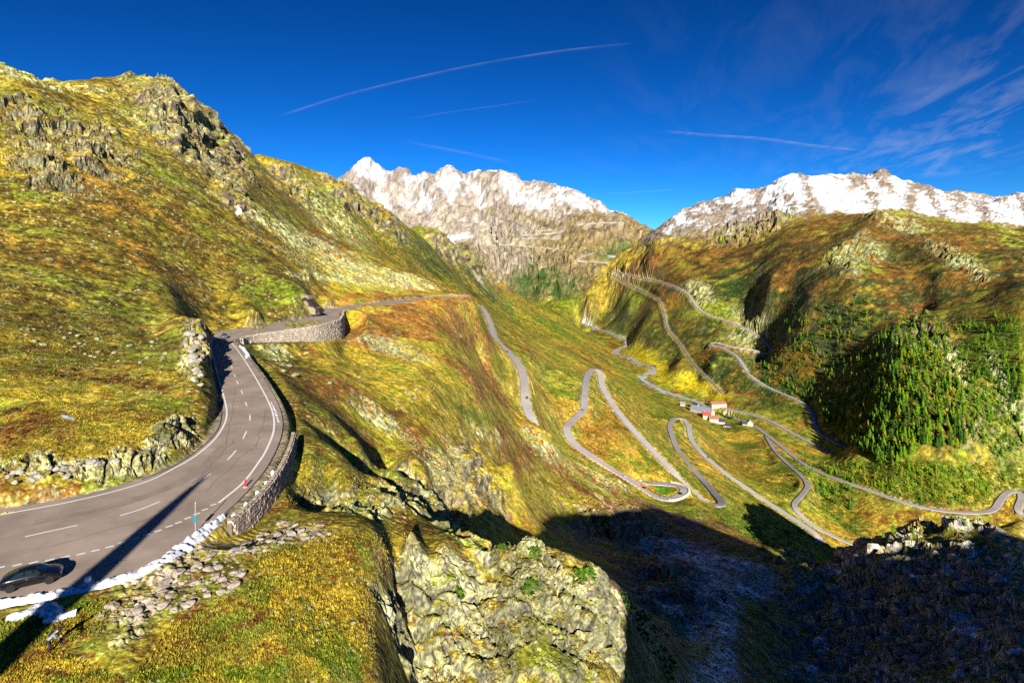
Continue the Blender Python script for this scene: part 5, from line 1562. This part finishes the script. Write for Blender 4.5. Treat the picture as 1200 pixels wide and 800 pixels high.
# alder and shrub cover
SHRUBS = [
    ('alder', 'dark green alder scrub covering the valley flanks', [([(690, 395), (740, 380), (800, 400), (850, 440), (900, 440), (950, 470), (930, 500), (880, 460), (830, 450), (770, 400), (720, 390)], 700, 1400, 3, 6),
                        ([(760, 345), (830, 360), (900, 340), (960, 370), (900, 400), (850, 385), (800, 380), (770, 365)], 500, 1600, 3, 6),
                        ([(540, 330), (590, 340), (640, 370), (690, 385), (690, 400), (640, 400), (580, 365)], 420, 900, 3, 6), ([(430, 270), (470, 280), (540, 325), (560, 345), (500, 325), (450, 295)], 260, 800, 3, 6),
                        ([(615, 330), (690, 335), (690, 370), (650, 372), (625, 350)], 240, 2600, 5, 9),
                        ([(705, 440), (735, 450), (790, 480), (800, 500), (780, 500), (730, 470)], 240, 850, 2.5, 5), ([(780, 520), (800, 540), (830, 580), (815, 575), (780, 540)], 90, 600, 2, 4),
                        ([(835, 600), (880, 590), (950, 640), (955, 665), (900, 645), (850, 615)], 260, 480, 2, 4.5), ([(930, 545), (1000, 580), (1010, 630), (960, 600), (920, 570)], 220, 760, 3, 5), ([(960, 545), (1060, 540), (1195, 545), (1190, 590), (1080, 596), (990, 575)], 900, 820, 3, 6), ([(1120, 380), (1200, 380), (1200, 570), (1150, 560), (1130, 450)], 420, 820, 3, 6),
                        ([(690, 545), (760, 580), (775, 600), (740, 590), (680, 555)], 60, 440, 1.5, 3), ([(820, 500), (860, 515), (920, 560), (930, 585), (880, 560), (830, 530)], 180, 850, 2, 4.5)]),
    ('orange', 'orange and russet autumn shrubs on the valley flank', [([(790, 400), (880, 390), (950, 410), (960, 460), (900, 470), (840, 440)], 420, 1400, 3, 6), ([(700, 400), (760, 430), (740, 445), (700, 420)], 40, 1300, 3, 5), ([(970, 555), (1040, 560), (1020, 575)], 60, 820, 2, 4)]),
    ('larch2', 'yellow shrubs scattered along the lower slopes', [([(830, 510), (900, 560), (960, 600), (1000, 630), (940, 600), (860, 560)], 150, 700, 2, 4), ([(900, 400), (960, 400), (960, 450), (910, 450)], 200, 1400, 3, 6), ([(1060, 545), (1170, 550), (1150, 590), (1070, 585)], 160, 820, 2.5, 5)]),
    ('spruce', 'dark dwarf shrubs in the shaded hollows', [([(960, 290), (1030, 330), (1000, 380), (900, 380), (880, 350)], 360, 1500, 3, 6), ([(880, 440), (990, 440), (990, 530), (940, 480), (900, 460)], 420, 1200, 4, 7), ([(340, 215), (400, 240), (470, 280), (440, 275), (380, 250)], 140, 700, 2, 5), ([(720, 690), (800, 760), (780, 800), (740, 790)], 30, 90, 1, 2.2), ([(1130, 400), (1200, 440), (1200, 480), (1150, 440)], 100, 900, 4, 7)])]
for si, (mk, lab, lst) in enumerate(SHRUBS):
    items = []
    for pi, (poly, n, ymin, h0, h1_) in enumerate(lst):
        for g_, x, y in scatter(poly, n, ymin, 100 + si * 20 + pi):
            items.append((g_, rnd.uniform(h0, h1_), rnd.uniform(1.0, 1.5)))
    joined('alder_scrub' if mk == 'alder' else 'shrubs', items, BGEO, MT[mk], lab, 'shrubs')
# low heath and juniper cushions dotting the open slopes
MT['heath_brown'] = leaf_mat('brown_heath', (0.10, 0.05, 0.018)); MT['juniper'] = leaf_mat('dark_juniper', (0.055, 0.08, 0.016)); MT['russet'] = leaf_mat('russet_heath', (0.23, 0.085, 0.02))
HGEO = [bush_geo(rnd, 7) for _ in range(8)]
HEATHS = {'heath_brown': [], 'juniper': [], 'russet': []}
for pi, (poly, n, ymin, p0_, p1_) in enumerate((([(0, 200), (120, 190), (300, 260), (420, 330), (350, 345), (240, 370), (0, 390)], 3600, 60, 1.0, 3.0), ([(400, 400), (560, 360), (600, 470), (700, 560), (760, 590), (640, 600), (540, 560), (420, 480)], 2600, 60, 0.9, 2.4),
                                             ([(0, 100), (180, 110), (300, 200), (420, 300), (200, 200)], 1300, 60, 1.0, 2.6), ([(640, 460), (700, 440), (800, 510), (960, 630), (900, 640), (800, 600), (680, 520)], 1700, 300, 0.9, 2.4),
                                             ([(760, 300), (900, 265), (1050, 262), (1200, 300), (1200, 390), (1000, 350), (860, 370), (780, 335)], 2600, 1000, 0.9, 2.4), ([(335, 470), (480, 590), (340, 592)], 500, 50, 1.0, 3.0), ([(420, 240), (520, 320), (640, 390), (700, 420), (600, 380), (480, 320)], 900, 600, 0.9, 2.2))):
    for g_, x, y in scatter(poly, n, ymin, 900 + pi):
        k_ = rnd.choice(('heath_brown', 'heath_brown', 'juniper', 'juniper', 'russet'))
        HEATHS[k_].append((g_, rnd.uniform(p0_, p1_) * g_.y / F, rnd.uniform(1.2, 2.2)))
for k_, lab in (('heath_brown', 'brown heath cushions dotting the open slopes'), ('juniper', 'dark green juniper cushions dotting the open slopes'), ('russet', 'russet heath cushions dotting the open slopes')):
    joined('heath', HEATHS[k_], HGEO, MT[k_], lab, 'heath')
# single shrubs and saplings that stand out
BIGB = [me_from('foliage', *bush_geo(rnd, 90), MT['alder']) for _ in range(3)]


def shrub(px, py, h_, label, wide=1.3, ymin=0, foli=None):
    g_ = ground(px, py, ymin)
    if g_ is None: return
    t = empty('shrub', (g_.x, g_.y, g_.z - 0.1), rnd.uniform(0, 6)); t.scale = (h_ * wide, h_ * wide, h_)
    for nm_, me in (('foliage', foli or rnd.choice(BIGB)), ('stem', TRUNK)):
        o = bpy.data.objects.new(nm_, me); col.objects.link(o); o.parent = t
    tag(t, label, 'shrub', 'shrubs on the near rocks')


for px, py, h_, lab in ((588, 645, 1.1, 'low green shrub on the top rim of the central rock face, leftmost'), (625, 648, 1.5, 'pointed green shrub on the middle of the rock face rim'), (622, 690, 1.6, 'dense green shrub clinging halfway up the rock face under the rim'),
                        (678, 678, 1.5, 'twin green shrub at the right corner of the rock face rim'), (690, 676, 1.5, 'taller green shrub at the far right rock face corner'), (535, 700, 1.2, 'small green shrub in a crack of the pale rock slab'), (148, 402, 1.0, 'small dark bush on the grassy slope above the road cut'), (398, 396, 2.2, 'round dark bush just below the end of the tall stone wall')):
    shrub(px, py, h_, lab)
for px, py, h_, lab in ((1047, 628, 4.2, 'tallest bright green sapling on the dark hill crest'), (1035, 632, 2.6, 'short sapling left of the tallest one on the dark hill crest'), (1070, 624, 2.0, 'low sapling in the middle of the dark hill crest'), (1098, 620, 2.2, 'small sapling on the sunlit part of the hill crest'), (1131, 616, 2.2, 'lone sapling right of centre on the dark hill crest'), (1166, 614, 3.6, 'bushy sapling at the right of the dark hill crest')):
    g_ = ground(px, py, 60)
    if g_ is not None and g_.y < 700: plant_tree(g_, h_ * 2.3, 'l', lab, 'saplings on the dark hill crest', 1.6, 'larch_sapling')

# ------------------------------------------------------------------ boulders and stones
def rock_geo(r_, sub=2):
    b_ = bmesh.new(); bmesh.ops.create_icosphere(b_, subdivisions=sub, radius=1.0)
    planes = [(Vector((r_.gauss(0, 1), r_.gauss(0, 1), r_.gauss(0, 0.8))).normalized(), r_.uniform(0.5, 0.85)) for _ in range(9)]
    for v in b_.verts:
        p_ = v.co.copy()
        for nrm_, d_ in planes:
            k = p_.dot(nrm_)
            if k > d_: p_ -= nrm_ * (k - d_) * 0.95
        v.co = p_ * (1 + 0.04 * r_.gauss(0, 1))
    V = [tuple(v.co) for v in b_.verts]; Fc = [tuple(v.index for v in f.verts) for f in b_.faces]
    b_.free()
    return V, Fc


ROCKS = [rock_geo(rnd, 2) for _ in range(8)]
SROCKS = [rock_geo(rnd, 1) for _ in range(6)]
MT['lichen_rock'] = mat('lichen_covered_rock', (0.27, 0.27, 0.16), 0.93, var=0.4, vscale=1.0, bump=0.5, bscale=2)
MT['warm_rock'] = mat('warm_grey_rock', (0.36, 0.30, 0.24), 0.93, var=0.35, vscale=1.2, bump=0.5, bscale=3)
RM = {k: [me_from('boulder', V, Fc, MT[k]) for V, Fc in ROCKS] for k in ('rock', 'lichen_rock', 'warm_rock')}


def boulder(px, py, size, mk, label, grp, flat_=0.6, ymin=0):
    g_ = ground(px, py, ymin)
    if g_ is None: return
    o = bpy.data.objects.new('boulder', rnd.choice(RM[mk])); col.objects.link(o)
    s_ = size * g_.y / F / 2
    o.location = (g_.x, g_.y, g_.z + s_ * 0.15); o.scale = (s_ * rnd.uniform(0.85, 1.2), s_ * rnd.uniform(0.8, 1.1), s_ * flat_); o.rotation_euler = (rnd.uniform(-.3, .3), rnd.uniform(-.3, .3), rnd.uniform(0, 6))
    tag(o, label, 'boulder', grp)


for px, py, sz, lab in ((345, 441, 14, 'largest pale boulder below the bend'), (332, 436, 10, 'pale boulder left of the largest one below the bend'), (322, 422, 8, 'small pale boulder nearest the tall stone wall'), (338, 430, 12, 'flat pale boulder above the largest one below the bend'), (386, 450, 8, 'lone round boulder on the yellow slope right of the bend')):
    boulder(px, py, sz, 'lichen_rock', lab, 'boulders below the bend', 0.5)
for (poly, n, s0, s1, mk, lab, grp) in (([(120, 690), (200, 640), (262, 615), (290, 640), (285, 690), (200, 720), (150, 735), (105, 745)], 60, 6, 18, 'warm_rock', 'pale stone in the rubble between snow bank and grass', 'stones in the near rubble'),
                                        ([(260, 612), (380, 612), (388, 630), (290, 640)], 28, 5, 14, 'warm_rock', 'pale stone on the rubble strip along the knoll top', 'stones on the knoll top'),
                                        ([(5, 555), (150, 535), (210, 505), (250, 470), (215, 540), (160, 565), (20, 570)], 30, 7, 16, 'rock', 'grey rock of the road cut beside the inner lane', 'rocks of the near road cut'),
                                        ([(222, 380), (246, 400), (248, 470), (236, 470), (215, 420)], 16, 8, 16, 'rock', 'dark rock of the cliff beside the cast shadow', 'rocks of the far road cut'),
                                        ([(10, 380), (120, 395), (200, 400), (190, 430), (60, 415)], 26, 4, 8, 'lichen_rock', 'grey-green stone on the grassy slope left of the road', 'stones on the left slope'),
                                        ([(330, 700), (440, 640), (440, 780), (330, 790)], 14, 3, 7, 'lichen_rock', 'small stone in the grass of the near knoll', 'stones in the knoll grass'),
                                        ([(450, 400), (500, 470), (450, 500), (400, 440)], 16, 4, 8, 'lichen_rock', 'pale boulder on the yellow slope below the bend', 'boulders on the yellow slope'),
                                        ([(940, 690), (1180, 640), (1190, 790), (960, 790)], 60, 8, 20, 'rock', 'dark block on the shaded lower right hill', 'blocks on the shaded hill')):
    for i, (g_, x, y) in enumerate(scatter(poly, n, 0, hash(grp) % 1000 if False else len(grp) * 7, 3.0)):
        boulder(x, y, rnd.uniform(s0, s1), mk, lab, grp, 0.32 if mk == 'warm_rock' else 0.6)
# loose small stones: too many to count
for nm_, mk, lab, lst in (('rubble', 'warm_rock', 'loose rubble beside the lay-by and on the knoll', [([(100, 745), (120, 690), (200, 640), (262, 612), (390, 608), (390, 632), (290, 645), (285, 690), (200, 722)], 420, 1.5, 6)]),
                          ('scree', 'lichen_rock', 'pale green scree blocks on the slopes', [([(250, 255), (330, 290), (360, 270), (400, 300), (500, 335), (460, 345), (380, 330), (330, 300)], 1200, 1, 2.6), ([(425, 392), (455, 395), (515, 425), (480, 425), (440, 410)], 350, 1, 3), ([(405, 470), (450, 480), (545, 560), (560, 590), (520, 570), (470, 515)], 500, 1, 3.2), ([(600, 510), (700, 540), (740, 575), (690, 575), (620, 530)], 380, 1, 2.4), ([(20, 110), (250, 140), (300, 250), (180, 230), (60, 180)], 700, 1, 2.6), ([(0, 330), (240, 370), (230, 460), (0, 420)], 260, 1, 3)]),
                          ('scree', 'rock', 'dark broken blocks in the shaded gully and hill', [([(740, 610), (900, 660), (960, 690), (1200, 620), (1200, 800), (740, 800)], 3000, 1.2, 5.0)])):
    items = []; V = []; Fc = []
    for pi, (poly, n, s0, s1) in enumerate(lst):
        for g_, x, y in scatter(poly, n, 0, 500 + pi + len(nm_)):
            s_ = rnd.uniform(s0, s1) * g_.y / F / 2; gv, gf = rnd.choice(SROCKS); b = len(V); a = rnd.uniform(0, 6.28); c, sn = math.cos(a), math.sin(a); fx = rnd.uniform(.7, 1.3)
            V += [(g_.x + (v[0] * c * fx - v[1] * sn) * s_, g_.y + (v[0] * sn * fx + v[1] * c) * s_, g_.z + v[2] * s_ * (0.35 if nm_ == 'rubble' else 0.7) + s_ * 0.1) for v in gv]
            Fc += [tuple(i + b for i in f) for f in gf]
    tag(mesh_obj(nm_, V, Fc, MT[mk]), lab, 'stones', kind='stuff')

# ------------------------------------------------------------------ grass tufts of the near slopes
MT['grass'] = mat('dry_grass', (1, 1, 1), 0.9, attr='tuft', spec=0.1)
V = []; Fc = []; TC = []
gi = [(poly, n) for poly, n in (([(0, 705), (60, 700), (140, 690), (120, 740), (60, 760), (150, 800), (0, 800)], 3500), ([(150, 800), (200, 730), (290, 690), (300, 640), (390, 625), (480, 625), (440, 690), (440, 800)], 9000),
                                ([(335, 520), (480, 590), (340, 592), (300, 600)], 2500), ([(0, 390), (230, 420), (245, 460), (190, 520), (0, 545)], 6500), ([(480, 650), (690, 670), (715, 800), (500, 800)], 2500))]
for pi, (poly, n) in enumerate(gi):
    for g_, x, y in scatter(poly, n, 0, 800 + pi):
        j = int(np.clip(np.searchsorted(PXC, x), 0, NC - 1)); i = int(np.clip(np.searchsorted(LR, math.log(g_.y)), 0, NR - 1))
        if ROADD[i, j] < 1.0: continue
        c_ = COL[i, j] * rnd.uniform(0.7, 1.35)
        if c_[2] > 0.10: continue
        h_ = rnd.uniform(0.07, 0.2) * (0.7 + g_.y / 200)
        for q in range(3):
            a = rnd.uniform(0, 6.28); b = len(V); w_ = h_ * 0.5; c, sn = math.cos(a), math.sin(a); lean = rnd.uniform(0.3, 1.4) * h_
            V += [(g_.x - sn * w_, g_.y + c * w_, g_.z - 0.03), (g_.x + sn * w_, g_.y - c * w_, g_.z - 0.03), (g_.x + c * lean, g_.y + sn * lean, g_.z + h_)]
            Fc.append((b, b + 1, b + 2)); TC += [tuple(c_)] * 3
o = mesh_obj('grass', V, Fc, MT['grass'])
at = o.data.attributes.new('tuft', 'FLOAT_COLOR', 'POINT')
c4 = np.ones((len(V), 4), np.float32); c4[:, :3] = np.array(TC); at.data.foreach_set('color', c4.ravel())
tag(o, 'yellow and olive grass tufts on the near slopes', 'grass', kind='stuff')


# ------------------------------------------------------------------ thin ice clouds and vapour trails, 9 km up
def cloud_mat(name, density, sx, sy, rot, lo, hi):
    m = bpy.data.materials.new(name); m.use_nodes = True; t = m.node_tree; t.nodes.clear()
    o_ = t.nodes.new('ShaderNodeOutputMaterial'); mxs = t.nodes.new('ShaderNodeMixShader'); tr = t.nodes.new('ShaderNodeBsdfTransparent')
    ad = t.nodes.new('ShaderNodeMixShader'); tl = t.nodes.new('ShaderNodeBsdfTranslucent'); df = t.nodes.new('ShaderNodeBsdfDiffuse')
    for n_ in (tl, df): n_.inputs[0].default_value = (0.80, 0.86, 0.92, 1)
    ad.inputs[0].default_value = 0.35
    t.links.new(tl.outputs[0], ad.inputs[1]); t.links.new(df.outputs[0], ad.inputs[2])
    at_ = t.nodes.new('ShaderNodeAttribute'); at_.attribute_name = 'ice_cover'
    ge = t.nodes.new('ShaderNodeNewGeometry'); mp = t.nodes.new('ShaderNodeMapping'); mp.inputs['Scale'].default_value = (sx, sy, 0)
    vr = t.nodes.new('ShaderNodeVectorRotate'); vr.rotation_type = 'Z_AXIS'; vr.inputs['Angle'].default_value = rot
    t.links.new(ge.outputs['Position'], vr.inputs['Vector']); t.links.new(vr.outputs[0], mp.inputs['Vector'])
    nz = t.nodes.new('ShaderNodeTexNoise'); nz.inputs['Scale'].default_value = 1.0; nz.inputs['Detail'].default_value = 9; nz.inputs['Roughness'].default_value = 0.62; nz.inputs['Distortion'].default_value = 0.6
    t.links.new(mp.outputs[0], nz.inputs['Vector'])
    mr = t.nodes.new('ShaderNodeMapRange'); mr.inputs['From Min'].default_value = lo; mr.inputs['From Max'].default_value = hi
    t.links.new(nz.outputs['Fac'], mr.inputs['Value'])
    mu = t.nodes.new('ShaderNodeMath'); mu.operation = 'MULTIPLY'; t.links.new(at_.outputs['Fac'], mu.inputs[0]); t.links.new(mr.outputs[0], mu.inputs[1])
    m2 = t.nodes.new('ShaderNodeMath'); m2.operation = 'MULTIPLY'; m2.inputs[1].default_value = density; t.links.new(mu.outputs[0], m2.inputs[0])
    t.links.new(m2.outputs[0], mxs.inputs[0]); t.links.new(tr.outputs[0], mxs.inputs[1]); t.links.new(ad.outputs[0], mxs.inputs[2])
    t.links.new(mxs.outputs[0], o_.inputs['Surface'])
    return m


CZ = 9000.0


def sky_pt(px, py, z=CZ):
    Y = z * F / (HY - py)
    return np.array([(px - CX) / F * Y, Y, z])


def contrail(pts, wid, dens, label, seed):
    P = resample(catmull([sky_pt(*p) for p in pts], 10), 350); n = len(P)
    T = np.gradient(P[:, :2], axis=0); T /= np.linalg.norm(T, axis=1)[:, None]; Nn = np.stack([-T[:, 1], T[:, 0]], 1)
    V = []; Fc = []; D = []; m_ = 7
    for i in range(n):
        e = min(1, i / 6, (n - 1 - i) / 6)
        for k in range(m_):
            u = (k / (m_ - 1) - 0.5) * 2
            q = P[i, :2] + Nn[i] * u * wid; V.append((q[0], q[1], CZ + 60 * (1 - u * u))); D.append((1 - abs(u)) ** 1.2 * e)
    for i in range(n - 1):
        for k in range(m_ - 1):
            a = i * m_ + k; Fc.append((a, a + 1, a + m_ + 1, a + m_))
    o = mesh_obj('contrail', V, Fc, cloud_mat('contrail_ice', dens, 0.0006, 0.0006, seed, 0.25, 0.6), smooth_shade=True)
    at_ = o.data.attributes.new('ice_cover', 'FLOAT', 'POINT'); at_.data.foreach_set('value', np.array(D, np.float32))
    o.visible_shadow = True
    return tag(o, label, 'contrail', 'vapour trails')


contrail([(325, 138), (400, 114), (480, 94), (570, 75), (660, 61), (745, 52)], 230, 0.15, 'longest vapour trail rising across the left half of the sky', 1)
contrail([(475, 141), (530, 132), (590, 124), (635, 117)], 200, 0.12, 'short vapour trail below the longest one', 2)
contrail([(470, 165), (520, 175), (560, 183), (600, 192)], 700, 0.12, 'faint vapour trail sloping down above the left snow peaks', 3)
contrail([(770, 154), (830, 159), (890, 163), (950, 171), (1015, 178)], 560, 0.22, 'vapour trail crossing the sky above the right snow peaks', 4)
contrail([(700, 228), (740, 226), (800, 222)], 900, 0.15, 'faint trail low above the gap between the massifs', 5)
nx, ny = 60, 40
V = []; Fc = []; D = []
for j in range(ny):
    for i in range(nx):
        x = 3000 + 57000 * i / (nx - 1); y = 12000 + 48000 * j / (ny - 1)
        V.append((x, y, CZ + 250)); px_ = CX + F * x / y; py_ = HY - F * (CZ + 250) / y
        e = min(1, i / 5, (nx - 1 - i) / 5, j / 4, (ny - 1 - j) / 4)
        streak = math.exp(-(((x - 0.32 * y - 19500) / 7500) ** 2)) * 1.0 + 0.1
        D.append(e * streak)
for j in range(ny - 1):
    for i in range(nx - 1):
        a = j * nx + i; Fc.append((a, a + 1, a + nx + 1, a + nx))
o = mesh_obj('cirrus_cloud', V, Fc, cloud_mat('cirrus_ice', 0.36, 0.00011, 0.00042, R(-67), 0.46, 0.80))
at_ = o.data.attributes.new('ice_cover', 'FLOAT', 'POINT'); at_.data.foreach_set('value', np.array(D, np.float32))
tag(o, 'thin streaky cirrus veil in the upper right sky', 'cloud', kind='stuff')
